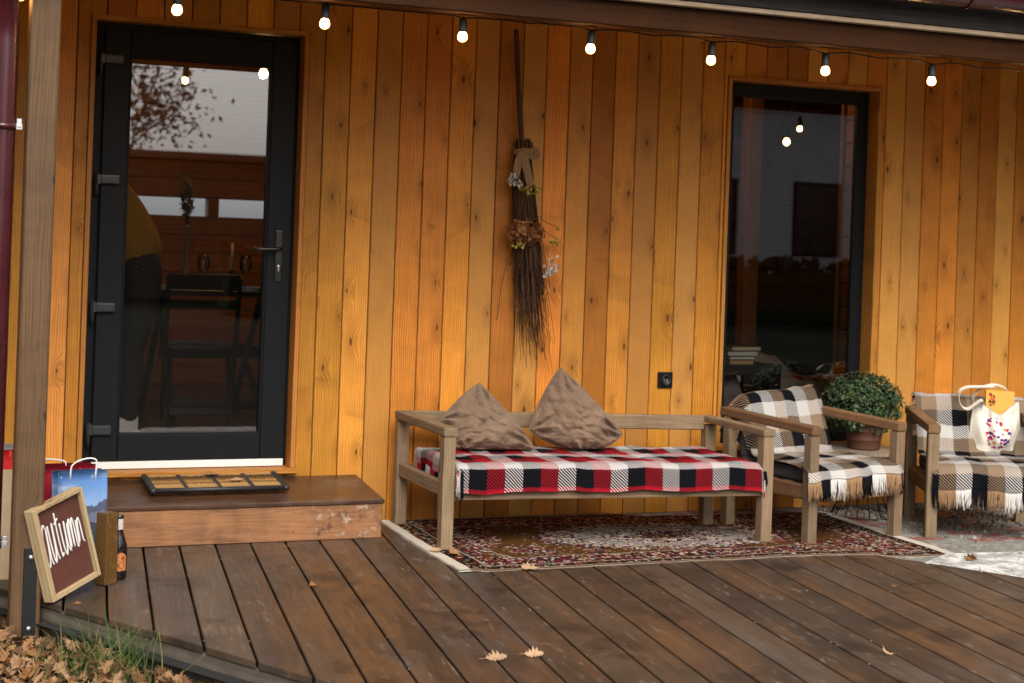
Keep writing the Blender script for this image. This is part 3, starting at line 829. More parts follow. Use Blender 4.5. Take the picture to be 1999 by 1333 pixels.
def blanket(mb):
    def fn(u, v):
        y, z, s = bprof(v)
        SL, SR = .10, .030
        L = X1 - X0
        x = -SL + u * (L + SL + SR)
        dz = 0
        xx = X0 + x
        if x < .02:
            t = .02 - x
            q = min(t, .03); a = q / .03 * math.pi / 2
            xx = X0 + .02 - .019 * math.sin(a); dz = .019 * (1 - math.cos(a)) + max(0, t - .03) * .9
        if x > L - .02:
            t = x - L + .02; q = min(t, .03); a = q / .03 * math.pi / 2
            xx = X1 - .02 + .019 * math.sin(a); dz = .019 * (1 - math.cos(a)) + max(0, t - .03) * .9
        if s > .13: z += .010 * nz(x * 6, y * 7, 1) + .006 * nz(x * 15, y * 13, 5) - .010 * (x / L)
        else:
            z += .008 * nz(x * 5, 1, 2) + .004 * nz(x * 14, 3, 2) - .010 * (x / L)
            wv = (1 - min(s / .1, 1))
            y -= .004 + .005 * nz(x * 8, 3, s * 6) * (1 - .3 * wv) + .014 * wv * max(0, nz(x * 4.3, 7)) + .010 * wv * nz(x * 9, 4)
            z -= .012 * wv * max(0, 1 - abs(x - .14) / .16)
            if x < .02 and s < .1: y += .01
        z2 = z - dz
        if dz > .03 and s < .14: z2 = max(z2, .30 - s * .2)
        return bw(xx, y, z2)
    mb.grid(170, 70, fn, lambda u, v: (u * (X1 - X0 + .13) - .10, v * .688, 0), thick=.005)
part('cloth', mred, blk, blanket)
def fringe_strand(mb, p, d, L, r=.0021, sway=.012, rnd=None, seg=5, n=5, out=None):
    p = Vector(p); d = Vector(d); a = rng.uniform(0, 6.28); s = rng.uniform(.3, 1) * sway
    pts = []
    for i in range(n):
        t = i / (n - 1)
        q = p + d * (L * t) + Vector((math.cos(a), math.sin(a) * .5, 0)) * (s * t * t)
        if out is not None: q += Vector(out) * (math.sin(min(t * 2, 1) * math.pi / 2) * .006)
        pts.append(q)
    mb.tube(pts, [r * (1 if i else .8) for i in range(n - 1)] + [r * .95], seg, rnd=rnd)
SC = [BLK, RED, WHT]
sred = strands('check_fringe_yarn', SC)
def tassel_row(mb, pts, dirv, cell, L, per, offs=0.0, jitter=.25, cols=3, out=None, r=.0021, sway=.012):
    s = 0
    for i in range(len(pts) - 1):
        a = Vector(pts[i]); b = Vector(pts[i + 1]); d = (b - a).length; n_ = max(1, int(d * per))
        for k in range(n_):
            t = (k + rng.random() * .6) / n_; ss = s + d * t
            c = int(math.floor((ss + offs) / cell)) % cols
            if rng.random() < .06: c = rng.randrange(cols)
            fringe_strand(mb, a.lerp(b, t), dirv, L * rng.uniform(1 - jitter, 1 + jitter * .5), rnd=(c + .5) / cols, out=out, r=r, sway=sway)
        s += d
def bfringe(mb, which):
    pts = [bw(X0 - .001, y, .318 + .008 * math.sin(y * 20)) for y in [Y0 + .05 + i * .06 for i in range(9)]]
    for k in range(8 if which == 0 else 0):
        tassel_row(mb, pts[k:k + 2], (0, 0, -1), .06, rng.uniform(.055, .095), 330, offs=.06 * k, r=.0024)
    p = bw(X0 + .012, Y0 - .016, .352)
    for i in range(46 if which == 1 else 0):
        c = 2 if i < 18 else 0
        if i > 42: c = 1
        fringe_strand(mb, p + Vector((rng.uniform(-.012, .004) + (.009 if c == 0 else -.008), rng.uniform(-.004, .004), rng.uniform(-.02, .01))), (0.0, 0, -1), rng.uniform(.075, .118), r=.0022, rnd=(c + .5) / 3, sway=.008)
    p = bw(X1 + .004, Y0 + .004, .335)
    for i in range(30 if which == 2 else 0):
        fringe_strand(mb, p + Vector((rng.uniform(-.006, .012), rng.uniform(-.014, .014), rng.uniform(-.012, .012))), (.15, -.05, -1), rng.uniform(.03, .055), r=.003, rnd=.1, sway=.01)
for k_ in range(3): part('fringe', sred, blk, lambda mb: bfringe(mb, k_))

# ------------------------------------------------------------------ pillows
def velvet(name, col):
    n = N(name); p = n.node('TexCoord').outputs['Object']
    a = n.noise(p, 7, 4, .6, .6); b = n.noise(p, 500, 2, .7)
    c = n.mix(n.sm(a, .3, .75), tuple(x * .82 for x in col), tuple(min(1, x * 1.12) for x in col))
    hs = n.node('HueSaturation'); n.set(hs.inputs['Value'], n.add(n.mul(b, .3), .85)); n.set(hs.inputs['Color'], c)
    return n.bsdf(hs.outputs[0], .85, 0, n.bump(n.add(n.noise(p, 26, 3, .6), n.mul(n.noise(n.vec(n.mul(n.xyz(p)[0], 9), n.mul(n.xyz(p)[1], 20), n.mul(n.xyz(p)[2], 34)), 1, 4, .65, .9), 1.6)), .55, .014), .15, Sheen_Weight=.35, Sheen_Roughness=.35, Sheen_Tint=(.95, .85, .78, 1))
mvel = velvet('taupe_velvet', (.185, .122, .080))
def cushion(mb, Q, thick, seed, Mx, off, floor=.388):
    """square pillow, side S, pinched corners, wrinkles running out of the corners"""
    nseg = 64
    def side(sgn):
        def fn(a, b):
            u, v = a * 2 - 1, b * 2 - 1
            # Q = the four corners as the pillow slumps: bottom, right, top, left
            k = -.085
            uu = u * (1 - k * (1 - v * v) * abs(u) ** 1.5); vv = v * (1 - k * (1 - u * u) * abs(v) ** 1.5)
            p_, q_ = (uu + 1) / 2, (vv + 1) / 2
            x = (1 - p_) * (1 - q_) * Q[0][0] + p_ * (1 - q_) * Q[1][0] + p_ * q_ * Q[2][0] + (1 - p_) * q_ * Q[3][0]
            y = (1 - p_) * (1 - q_) * Q[0][1] + p_ * (1 - q_) * Q[1][1] + p_ * q_ * Q[2][1] + (1 - p_) * q_ * Q[3][1]
            e = max(0.0, (1 - u * u)) ** .45 * max(0.0, (1 - v * v)) ** .45
            z = e * thick * (1.0 + .18 * nz(u * 1.3, v * 1.3, seed))
            for cu, cv in ((-1, -1), (1, -1), (-1, 1), (1, 1)):
                dx, dy = u - cu, v - cv; rr = math.hypot(dx, dy) + 1e-6; an = math.atan2(dy * cv * -1, dx * cu * -1)
                z += math.sin(an * 11 + seed * 2.1 + 2.6 * nz(rr * 3, cu + seed, cv)) * .017 * math.exp(-((rr - .42) / .30) ** 2) * min(1, e * 3.0)
            dg = (u - v) * .7
            z += .012 * math.sin(v * 9 + 2.5 * nz(u * 2, v * 2, seed + 4)) * e * max(0, -v + .15) * 1.2
            z += .007 * nz(u * 5 + seed, v * 5, 2) * e + .004 * nz(u * 12, v * 12, seed) * e
            z += .013 * (1 - abs(math.sin((u * .35 + v) * 8 + 3.2 * nz(u * 1.9, v * 1.9, seed + 9)))) ** 2 * e * (.25 + 1.3 * max(0, nz(u * 1.6, v * 1.6, seed + 2)))
            z -= .012 * (1 - abs(nz(u * 2.4 + v, v * 2.4 - u * .5, seed + 6)) * 3.5 if abs(nz(u * 2.4 + v, v * 2.4 - u * .5, seed + 6)) < .28 else 0) * e
            q = Mx @ Vector((x, y, z * sgn))
            lo = floor - off.z                                  # the lower corner is squashed by the seat
            if q.z < lo + .02:
                dd = lo + .02 - q.z; q.z = lo + .02 * math.exp(-dd / .02)
            return q
        return fn
    mb.grid(nseg, nseg, side(1)); 
    f = side(-1); mb.grid(nseg, nseg, lambda a, b: f(1 - a, b))
    # welt along the seam
    fr = side(0)
    ed = [fr(i / 24, 0) for i in range(24)] + [fr(1, i / 24) for i in range(24)] + [fr(1 - i / 24, 1) for i in range(24)] + [fr(0, 1 - i / 24) for i in range(24)]
    mb.tube(ed, .0032, 6, closed=True)
def pillow(name_label, c, Q, lean, yawz, seed, thick=.095):
    # plane stands upright (normal towards -y), spun by rot in its plane, leaned back, turned by yawz
    Mx = Matrix.Rotation(yawz, 3, 'Z') @ Matrix.Rotation(-lean, 3, 'X') @ Matrix.Rotation(R(90), 3, 'X')
    m = MB(); cushion(m, Q, thick, seed, Mx, Vector(c))
    o = m.build('pillow', mvel, None, recalc=False); o.location = c
    return tag(o, name_label, 'pillow', 'taupe velvet pillows on the bench')
pillow('lower taupe velvet pillow nearer the left arm of the bench', (2.775, -.335, .500), [(-.110, -.134), (.262, -.124), (.004, .204), (-.195, .020)], R(22), R(-10), 1.3)
pillow('taller taupe velvet pillow standing on its point near the middle of the bench', (3.248, -.365, .535), [(.045, -.186), (.240, -.080), (-.064, .242), (-.222, -.070)], R(17), R(-14), 4.2)
# ------------------------------------------------------------------ armchairs
TAN = (.215, .15, .096); CRM = (.43, .41, .385)
mchk = plaid('black_tan_cream_check', (TAN, BLK, CRM), (CRM, BLK, TAN), .078, tw=.0145)
mchk2 = plaid('black_tan_cream_check_wide', (BLK, TAN, CRM), (CRM, BLK, TAN), .078, tw=.0145)
schk2 = strands('dark_fringe_yarn', [BLK, (.30, .18, .095), (.60, .57, .53)])
schk = strands('tan_fringe_yarn', [(.30, .18, .095), BLK, (.60, .57, .53)])
mgrey = plain('charcoal_cushion_cloth', (.055, .053, .056), .9, mott=.2, scale=60)
def armchair(loc, rz, label):
    t = thing('armchair', loc, label, 'armchair', 'low wooden armchairs', rz)
    def L(name, mat, fn): return part(name, mat, t, fn, world=False)
    for sx in (-1, 1):
        for fy, zt_ in ((-.30, .507), (.28, .532)):
            L('leg', M['teak'], lambda mb: mb.box((sx * .29, fy, zt_ / 2 - .006), (.056, .052, zt_ + .012), bev=.004, axis=2))
        L('armrest', M['teak_w'], lambda mb: mb.bar((sx * .29, -.333, .529), (sx * .29, .33, .556), .062, .042, up=(0, 0, 1), bev=.006, seg=2))
        L('side_rail', M['teak_w'], lambda mb: mb.box((sx * .29, -.01, .232), (.034, .52, .070), bev=.004, axis=1))
    L('front_rail', M['teak_w'], lambda mb: mb.box((0, -.30, .226), (.523, .034, .075), bev=.004, axis=0))
    L('rear_rail', M['teak_w'], lambda mb: mb.box((0, .28, .226), (.523, .034, .075), bev=.004, axis=0))
    L('back_rail', M['teak_w'], lambda mb: mb.box((0, .30, .50), (.523, .034, .055), bev=.004, axis=0))
    for k in range(5): L('slat', M['teak_w'], lambda mb: mb.box((0, -.22 + k * .11, .258), (.543, .06, .016), bev=.003, axis=0))
    return t
def cushions(loc, rz, la, lb):
    for nm, lab, c, s, rx in (('seat_cushion', la, (0, -.02, .302), (.515, .52, .072), 0), ('back_cushion', lb, (0, .247, .458), (.49, .085, .27), R(-14))):
        m = MB(); m.box(c, s, Matrix.Rotation(rx, 3, 'X'), .028, 4)
        m.sm = [True] * len(m.f)
        o = m.build(nm, mgrey); o.location = loc; o.rotation_euler = (0, 0, rz); tag(o, lab, 'cushion', 'charcoal cushions on the armchairs')
def throw(loc, rz, label, W0, W1, du, dv, drop, seed, back_drop=.13, skew=0.0, top=.655, seat=.352, flare=0.0, side_spill=False, topslope=0.0, hemslope=0.0, fr_len=.10, mc=None, ms=None):
    """blanket over chair back, seat and front edge; x from W0 to W1 in chair axes"""
    t = thing('checked_throw', loc, label, 'throw', 'checked throws over the armchairs', rz)
    path = [(.33, top - back_drop), (.325, top - .05), (.318, top - .018), (.290, top + .002), (.246, top - .012), (.222, top - .05), (.178, top - .17), (.140, seat + .06), (.126, seat + .016), (.10, seat + .003), (-.10, seat + .004), (-.27, seat), (-.315, seat - .012), (-.337, seat - .045), (-.343, seat - drop)]
    arc = [0]
    for a, b in zip(path, path[1:]): arc.append(arc[-1] + math.hypot(b[0] - a[0], b[1] - a[1]))
    LT = arc[-1]
    def at(s):
        for k in range(len(arc) - 1):
            if s <= arc[k + 1] + 1e-9:
                q = (s - arc[k]) / (arc[k + 1] - arc[k]); a, b = path[k], path[k + 1]
                return a[0] + (b[0] - a[0]) * q, a[1] + (b[1] - a[1]) * q
        return path[-1]
    def sm_at(s):
        acc = [0, 0]; 
        for o, wgt in ((-.014, .25), (0, .5), (.014, .25)):
            p = at(min(max(s + o, 0), LT)); acc[0] += p[0] * wgt; acc[1] += p[1] * wgt
        return acc
    def pt(u, v):
        s = v * LT
        y, z = sm_at(s); W = W1 - W0
        x = W0 + u * W + skew * (.5 - v) 
        front = max(0, (v - .82) / .18); back = max(0, 1 - v / .42)
        x += flare * front * (u - .5)
        z += topslope * back * (u - .5) * 1.0
        z += .011 * nz(x * 6, s * 6, seed) + .006 * nz(x * 17, s * 13, seed + 3)
        y -= (.016 * math.sin(x * 24 + seed + 2 * nz(x * 5, seed)) * front + .012 * nz(x * 9, seed, s * 3) * (front + .5 * back))
        z += hemslope * front * (u - .5)
        if side_spill and u < .12:
            q = (.12 - u) / .12
            if v < .47: y += .05 * q * q; z -= .06 * q * q * (1 if v < .3 else .4); x += .03 * q
        if z < seat + .010 and front == 0 and y > -.26: z = max(z, seat - .008)
        return Vector((x, y, z))
    def cl(mb): mb.grid(90, 110, pt, lambda u, v: (u * (W1 - W0) + du, (LT - v * LT) + dv, 0), thick=.006)
    part('cloth', mc or mchk, t, cl, world=False)
    def fr(mb, which):
        n_ = int((W1 - W0) * 400) if which == 0 else 0
        for i in range(n_):
            u = (i + rng.random() * .5) / n_
            p = pt(min(u, 1), 1.0)
            c = int(math.floor((u * (W1 - W0) + du + 30 * .078) / .078)) % 3
            c = {0: 0, 1: 1, 2: 2}[c]
            clump = (math.floor(i / 4) * 2.399) % 6.28
            d = Vector((.05 * math.cos(clump), -.02 + .03 * math.sin(clump), -1)).normalized()
            fringe_strand(mb, p + Vector((0, .001, .004)), d, fr_len * rng.uniform(.72, 1.12), r=.0021, rnd=(c + .5) / 3, sway=.014)
        if which == 0: pass
        elif side_spill:
            for i in range(60):
                v = .04 + .30 * rng.random(); p = pt(0, v)
                fringe_strand(mb, p, Vector((-.25, .1, -1)).normalized(), rng.uniform(.05, .10), r=.0024, rnd=[.1, .5, .5, .9][i % 4], sway=.015)
        else:
            for i in range(40):
                v = .12 + .25 * rng.random(); p = pt(0, v)
                fringe_strand(mb, p, Vector((-.9, .0, -.4)).normalized(), rng.uniform(.015, .03), r=.0024, rnd=.5, sway=.008)
    part('fringe', ms or schk, t, lambda mb: fr(mb, 0), world=False); part('fringe', ms or schk, t, lambda mb: fr(mb, 1), world=False)
    return t
A1, Z1 = (4.451, -.598, 0.0), R(11.5)
A2, Z2 = (5.362, -.744, -.006), R(-26)
armchair(A1, Z1, 'low wooden armchair between the bench and the potted plant')
armchair(A2, Z2, 'low wooden armchair holding the tote bag at the right edge')
cushions(A1, Z1, 'charcoal seat cushion of the armchair beside the bench', 'charcoal back cushion of the armchair beside the bench')
cushions(A2, Z2, 'charcoal seat cushion under the tote bag', 'charcoal back cushion behind the tote bag')
throw(A1, Z1, 'black, tan and cream checked throw on the armchair beside the bench', -.285, .265, .02, .03, .055, 2.0, skew=.03, side_spill=True, topslope=.05, hemslope=.02, flare=.10)
throw(A2, Z2, 'black, tan and cream checked throw on the armchair with the tote bag', -.285, .285, 0.0 + .048, .080, .115, 6.0, mc=mchk2, ms=schk2, back_drop=.10, top=.650, flare=.02)

# ------------------------------------------------------------------ side table and plant
TP = Vector((5.0, -.27, 0))
st = thing('side_table', (TP.x, TP.y, -.016), 'small round side table on thin black wire legs under the potted plant', 'side table')
part('tabletop', wood('pale_tabletop', (.30, .24, .17), (.22, .17, .12), (.1, .07, .05), knots=.1, rings=60, rough=(.4, .6)), st, lambda mb: mb.lathe([(.0, .318), (.198, .318), (.204, .322), (.204, .334), (.198, .338), (.0, .338)], TP, 48, cap=False, smooth=False))
def wires(mb):
    for k in range(16):
        a = 2 * math.pi * k / 16
        p = [(.165, .318), (.155, .24), (.11, .16), (.13, .06), (.17, -.012)]
        mb.tube([(TP.x + r_ * math.cos(a), TP.y + r_ * math.sin(a), z) for r_, z in p], .0032, 6)
    for r_, z in ((.17, -.010), (.11, .16), (.165, .314)):
        mb.tube([(TP.x + r_ * math.cos(a), TP.y + r_ * math.sin(a), z) for a in [2 * math.pi * i / 36 for i in range(36)]], .0035, 6, closed=True)
part('wire_base', M['black'], st, wires)
pl = thing('potted_plant', (TP.x - .01, TP.y, .338), 'bushy green chrysanthemum in a terracotta pot on the side table', 'potted plant')
PC = TP + Vector((-.01, 0, .338))
part('pot', plain('terracotta', (.105, .040, .022), .75, mott=.25, scale=25, bump=.2), pl, lambda mb: mb.lathe([(.0, .003), (.082, 0), (.086, .012), (.090, .05), (.094, .053), (.093, .058), (.098, .095), (.102, .098), (.101, .103), (.104, .132), (.114, .135), (.116, .165), (.110, .168), (.104, .160), (.098, .13), (0, .128)], PC, 40, cap=False))
def leafm():
    n = N('chrysanthemum_leaf'); r = n.attr('rnd').outputs['Fac']
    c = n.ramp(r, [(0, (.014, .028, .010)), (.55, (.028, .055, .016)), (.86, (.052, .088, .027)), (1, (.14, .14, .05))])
    return n.bsdf(c, .5, 0, None, .4, Subsurface_Weight=.0)
def foliage(mb):
    c = PC + Vector((-.012, .0, .255)); k = 0
    cl = [Vector((rng.gauss(0, 1), rng.gauss(0, 1), rng.gauss(0, 1))).normalized() for _ in range(60)]
    while k < 7600:
        d = Vector((rng.gauss(0, 1), rng.gauss(0, 1), rng.gauss(0, 1))).normalized()
        if d.z < -.8: continue
        bumpy = 1 + .24 * nz(d.x * 3.2, d.y * 3.2, d.z * 3.2 + 4) + .10 * max(0, max(d.dot(q) for q in cl) - .93) / .07
        rr = (rng.random() ** .42)
        p = c + Vector((d.x * .200, d.y * .18, d.z * (.140 if d.z > 0 else .20))) * bumpy * rr
        n_ = (d + Vector((rng.uniform(-.9, .9), rng.uniform(-.9, .9), rng.uniform(-.3, 1.0)))).normalized()
        tdir = n_.orthogonal().normalized(); tdir = Matrix.Rotation(rng.uniform(0, 6.28), 3, n_) @ tdir
        b = n_.cross(tdir); L = rng.choice([.010, .013, .016, .020, .027]) * rng.uniform(.8, 1.2); w_ = L * .36
        pts = [(0, 0), (.25, .7), (.4, .5), (.6, 1), (.75, .55), (1, 0), (.75, -.55), (.6, -1), (.4, -.5), (.25, -.7)]
        vs = [p + tdir * (L * a) + b * (w_ * s_) + n_ * (-.25 * L * a * a + abs(s_) * .12 * L) for a, s_ in pts]
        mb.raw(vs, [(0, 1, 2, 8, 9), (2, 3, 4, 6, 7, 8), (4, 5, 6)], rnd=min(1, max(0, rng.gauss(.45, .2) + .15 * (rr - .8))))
        k += 1
    for i in range(26):   # flower buds
        d = Vector((rng.gauss(0, 1), rng.gauss(0, 1), abs(rng.gauss(0, 1)))).normalized()
        p = c + Vector((d.x * .205, d.y * .185, d.z * .15)); mb.lathe([(0.001, 0), (.005, .003), (.004, .008), (.001, .010)], p, 6, rnd=.98)
part('foliage', leafm(), pl, foliage)
def stems(mb):
    for i in range(34):
        a = rng.uniform(0, 6.28); r_ = rng.uniform(.02, .19); h_ = rng.uniform(.2, .33)
        mb.tube([PC + Vector((.03 * math.cos(a), .03 * math.sin(a), .128)), PC + Vector((r_ * .5 * math.cos(a), r_ * .5 * math.sin(a), .2)), PC + Vector((r_ * math.cos(a), r_ * .85 * math.sin(a), h_))], .0022, 5)
part('stems', plain('green_stem', (.05, .07, .02), .7), pl, stems)
# ------------------------------------------------------------------ string of bulbs along the eave
sl_ = thing('string_lights', (2.7, -1.35, 2.28), 'black festoon cord with warm lit bulbs strung along the underside of the eave beam', 'string lights')
LXs = [-.629 + .5738 * i for i in range(12)]
def bulb_z(x): return 2.214 - .0085 * (x - 1.0)
def cord(mb):
    pts = []
    for i in range(len(LXs) - 1):
        a, b = LXs[i], LXs[i + 1]
        za, zb = bulb_z(a) + .074, bulb_z(b) + .074
        for k in range(14):
            t = k / 14
            hk = abs(t - .5)
            pts.append((a + (b - a) * t, -1.356 + .006 * nz(i, t * 3), min(za + (zb - za) * t + .014 * min(1, min(t, 1 - t) * 6) - .010 * max(0, 1 - hk * 5) + .004 * nz(i * 3.1, t * 6), 2.283)))
    mb.tube(pts, .0032, 6)
part('cord', M['black'], sl_, cord)
hooks = MB()
for i, x in enumerate(LXs):
    z = bulb_z(x)
    tilt = Matrix.Rotation(R(rng.uniform(-3, 3)), 3, 'Y') @ Matrix.Rotation(R(rng.uniform(-3, 3)), 3, 'X')
    c = Vector((x, -1.354, z + .078))
    sk = part('lamp_socket', M['rubber'], sl_, lambda mb: mb.lathe([(.006, 0), (.012, -.004), (.0165, -.012), (.0175, -.050), (.0185, -.060), (.0165, -.063)], c, 16, tilt))
    part('bulb', M['bulb'], sk, lambda mb: mb.lathe([(.013, -.060), (.0160, -.065), (.0200, -.073), (.0214, -.082), (.0200, -.091), (.0145, -.0985), (.006, -.1025), (.0005, -.103)], c, 20, tilt))

# ------------------------------------------------------------------ wall socket
ws = thing('wall_socket', (3.927, -.005, .68), 'black double-framed power socket on the boards right of the bench pillows', 'socket')
part('plate', M['black'], ws, lambda mb: mb.box((3.927, -.006, .680), (.086, .012, .084), bev=.004, seg=2))
def sock(mb):
    mb.lathe([(.026, 0), (.026, .012), (.022, .012), (.021, .004), (.0, .004)], (3.927, -.012, .680), 24, Matrix.Rotation(R(90), 3, 'X'), cap=False)
    mb.box((3.927, -.016, .708), (.008, .01, .008), bev=.001); mb.box((3.927, -.016, .652), (.008, .01, .008), bev=.001)
part('outlet', M['rubber'], ws, sock)
def pins(mb):
    mb.lathe([(.003, 0), (.003, .002)], (3.918, -.0165, .680), 10, Matrix.Rotation(R(90), 3, 'X')); mb.lathe([(.003, 0), (.003, .002)], (3.936, -.0165, .680), 10, Matrix.Rotation(R(90), 3, 'X'))
part('contact', M['galv'], ws, pins)

# ------------------------------------------------------------------ broom hung as a wall ornament
br = thing('twig_broom', (3.06, -.03, 1.9), 'twig broom dressed with ribbon and dried flowers hanging handle up on the wall', 'broom')
mtw = strands('dark_twigs', [(.045, .021, .013), (.085, .042, .022), (.032, .017, .013), (.13, .07, .035)])
def hnd(mb):
    mb.tube([(3.003, -.045, 2.432), (3.006, -.047, 2.40), (3.016, -.05, 2.25), (3.028, -.05, 2.10), (3.041, -.05, 1.98), (3.052, -.055, 1.86), (3.060, -.06, 1.74)], [.012, .0125, .013, .0125, .0135, .0125, .012], 10)
part('handle', wood('dark_branch_bark', (.075, .036, .02), (.045, .021, .012), (.02, .01, .006), knots=.2, rings=60, rough=(.6, .8), bump=.6), br, hnd)
def twigs(mb):
    def zc(t): # centre line of the bundle
        return Vector((3.055 + .11 * t ** 1.3, -.052, 1.88 - 1.08 * t))
    def wd(t): return .030 + .030 * min(1, t / .18) + .052 * max(0, t - .25) ** 1.1
    for i in range(330):
        a = rng.uniform(0, 6.28); q = math.sqrt(rng.random())
        L = rng.choice([.55, .65, .75, .82, .95]) * rng.uniform(.75, 1.12); 
        if i < 60: L *= 1.12
        n_ = 9; pts = []; rad = []; w1 = rng.uniform(-.5, .5); wig = rng.uniform(0, 9)
        for k in range(n_):
            t = L * k / (n_ - 1)
            c = zc(t); ww = wd(t)
            x = math.cos(a) * q * ww + (w1 * .11 * max(0, t - .3)) + .006 * nz(wig, t * 7) * (1 + t)
            y = math.sin(a) * q * min(ww, .05) * .72 + .004 * nz(wig + 5, t * 6)
            pts.append(c + Vector((x, min(y, .040), 0)))
            rad.append(.0026 * (1 - .7 * k / (n_ - 1)))
        r_ = rng.random(); mb.tube(pts, rad, 4, rnd=r_)
        for b in range(rng.choice([0, 1, 2, 2])):   # side twigs near the ends
            k = rng.randrange(4, n_ - 1); p = pts[k]; d = (pts[k + 1] - pts[k]).normalized()
            e = p + (d + Vector((rng.uniform(-.5, .5), rng.uniform(-.2, .05), 0))) * rng.uniform(.05, .12)
            e.y = min(e.y, -.012)
            mb.tube([p, (p + e) / 2 + Vector((rng.uniform(-.005, .005), 0, 0)), e], [.0014, .0011, .0006], 4, rnd=r_)
    for (p) in ([(3.0, -.05, 1.30), (2.972, -.045, 1.15), (2.962, -.04, 1.02), (2.958, -.03, .985)], [(3.11, -.06, 1.55), (3.17, -.055, 1.45), (3.20, -.05, 1.30), (3.235, -.05, 1.15)], [(3.15, -.06, 1.46), (3.21, -.06, 1.42), (3.262, -.06, 1.395)], [(3.13, -.06, 1.52), (3.2, -.06, 1.475), (3.272, -.06, 1.452)]):
        mb.tube(p, .0018, 5, rnd=.3)
    for i in range(40):    # cut ends above the tie
        a = rng.uniform(0, 6.28); q = math.sqrt(rng.random()) * .040
        mb.tube([(3.06 + q * math.cos(a), -.055 + q * .6 * math.sin(a), 1.80), (3.06 + q * 1.25 * math.cos(a), -.055 + q * .75 * math.sin(a), 1.875 + rng.uniform(-.015, .02))], .0042, 5, rnd=rng.random())
part('twig_bundle', mtw, br, twigs)
def ribm():
    n = N('burlap_ribbon'); g = n.attr('g').outputs['Vector']; u, v, w = n.xyz(g)
    a = n.math('SINE', n.mul(u, 2600)); b = n.math('SINE', n.mul(v, 2600))
    f = n.add(n.mul(n.mul(a, b), .5), .5)
    return n.bsdf(n.mix(f, (.20, .11, .05), (.38, .24, .125)), .95, 0, n.bump(f, .6, .002), .1)
mrib = ribm()
def ribbon(mb):
    def strip(c, w, thick=.0015):
        def fn(u, v):
            s = u * (len(c) - 1); k = min(int(s), len(c) - 2); t = s - k
            p = Vector(c[k]).lerp(Vector(c[k + 1]), t); d = (Vector(c[k + 1]) - Vector(c[k])).normalized()
            side = d.cross(Vector((0, -1, 0))).normalized()
            return p + side * ((v - .5) * w) + Vector((0, -.006 * math.sin(v * 3.14), 0))
        mb.grid(24, 7, fn, lambda u, v: (u * .3, v * w, 0), thick=thick)
    strip([(3.045, -.098, 1.815), (3.052, -.112, 1.76), (3.068, -.118, 1.70), (3.085, -.112, 1.655)], .042)
    # wrap and the two bow loops
    for k in range(2):
        z = 1.818 + k * .012
        mb.tube([(3.06 + .047 * math.cos(a), -.055 + .038 * math.sin(a), z + .004 * math.sin(a * 3)) for a in [2 * math.pi * i / 24 for i in range(24)]], .010, 8, closed=True)
    for sx in (-1, 1):
        pts = []
        for i in range(18):
            t = i / 17; a = t * 2 * math.pi
            if sx < 0: pts.append((3.035 - .030 * math.sin(a * .5) ** 1 - .010 * math.sin(a), -.095 - .012 * math.sin(a * .5), 1.815 - .13 * (math.sin(a * .5) ** 2) * (1 if t < .5 else .9)))
            else: pts.append((3.075 + .036 * math.sin(a * .5), -.095 - .014 * math.sin(a * .5), 1.815 + .016 * math.sin(a)))
        strip(pts, .022 if sx < 0 else .034)
part('ribbon', mrib, br, ribbon)
def petals(mb, c, n_, rx, ry, rz_, size, front=True):
    for i in range(n_):
        d = Vector((rng.gauss(0, 1), -abs(rng.gauss(0, 1)) if front else rng.gauss(0, 1), rng.gauss(0, 1))).normalized()
        k = rng.random() ** .4
        p = Vector(c) + Vector((d.x * rx, d.y * ry, d.z * rz_)) * k
        nrm = (d + Vector((rng.uniform(-.6, .6), rng.uniform(-.6, .2), rng.uniform(-.6, .6)))).normalized()
        t = nrm.orthogonal().normalized(); t = Matrix.Rotation(rng.uniform(0, 6.28), 3, nrm) @ t; b = nrm.cross(t); r_ = rng.random()
        for q in range(4):
            a = q * 1.5708; u = t * math.cos(a) + b * math.sin(a); v = t * -math.sin(a) + b * math.cos(a); s = size * rng.uniform(.7, 1.2)
            mb.raw([p, p + u * s * .55 + v * s * .42 + nrm * s * .18, p + u * s + nrm * s * .3 * rng.uniform(-1, 1), p + u * s * .55 - v * s * .42 + nrm * s * .18], [(0, 1, 2, 3)], rnd=r_)
part('hydrangea_head', strands('dried_hydrangea', [(.16, .055, .018), (.24, .10, .035), (.10, .03, .014), (.30, .15, .06)]), br, lambda mb: petals(mb, (3.065, -.095, 1.425), 300, .112, .05, .070, .0135))
def sprig(c, d, L, n_, size, spread):
    def f(mb):
        d_ = Vector(d).normalized()
        for i in range(n_):
            t = rng.uniform(.25, 1); p = Vector(c) + d_ * (L * t) + Vector((rng.gauss(0, 1), -.3 * abs(rng.gauss(0, 1)), rng.gauss(0, 1))) * spread * t
            petals(mb, p, 2, .005, .004, .005, size)
            if i % 3 == 0: mb.tube([Vector(c) + d_ * L * t * .3, p], [.0012, .0008], 4, rnd=.1)
    return f
swh = strands('white_statice', [(.20, .16, .10), (.50, .46, .40), (.62, .58, .52), (.55, .52, .46)])
syl = strands('yellow_yarrow', [(.10, .09, .02), (.42, .33, .05), (.50, .42, .09), (.36, .30, .07)])
part('white_sprig', swh, br, sprig((3.055, -.105, 1.64), (-.085, -.01, .045), .10, 36, .0085, .018))
part('white_sprig', swh, br, sprig((3.235, -.085, 1.235), (-.0, -.0, .01), .02, 10, .008, .03))
part('white_sprig', swh, br, sprig((3.18, -.085, 1.19), (.045, -.0, .07), .10, 40, .009, .022))
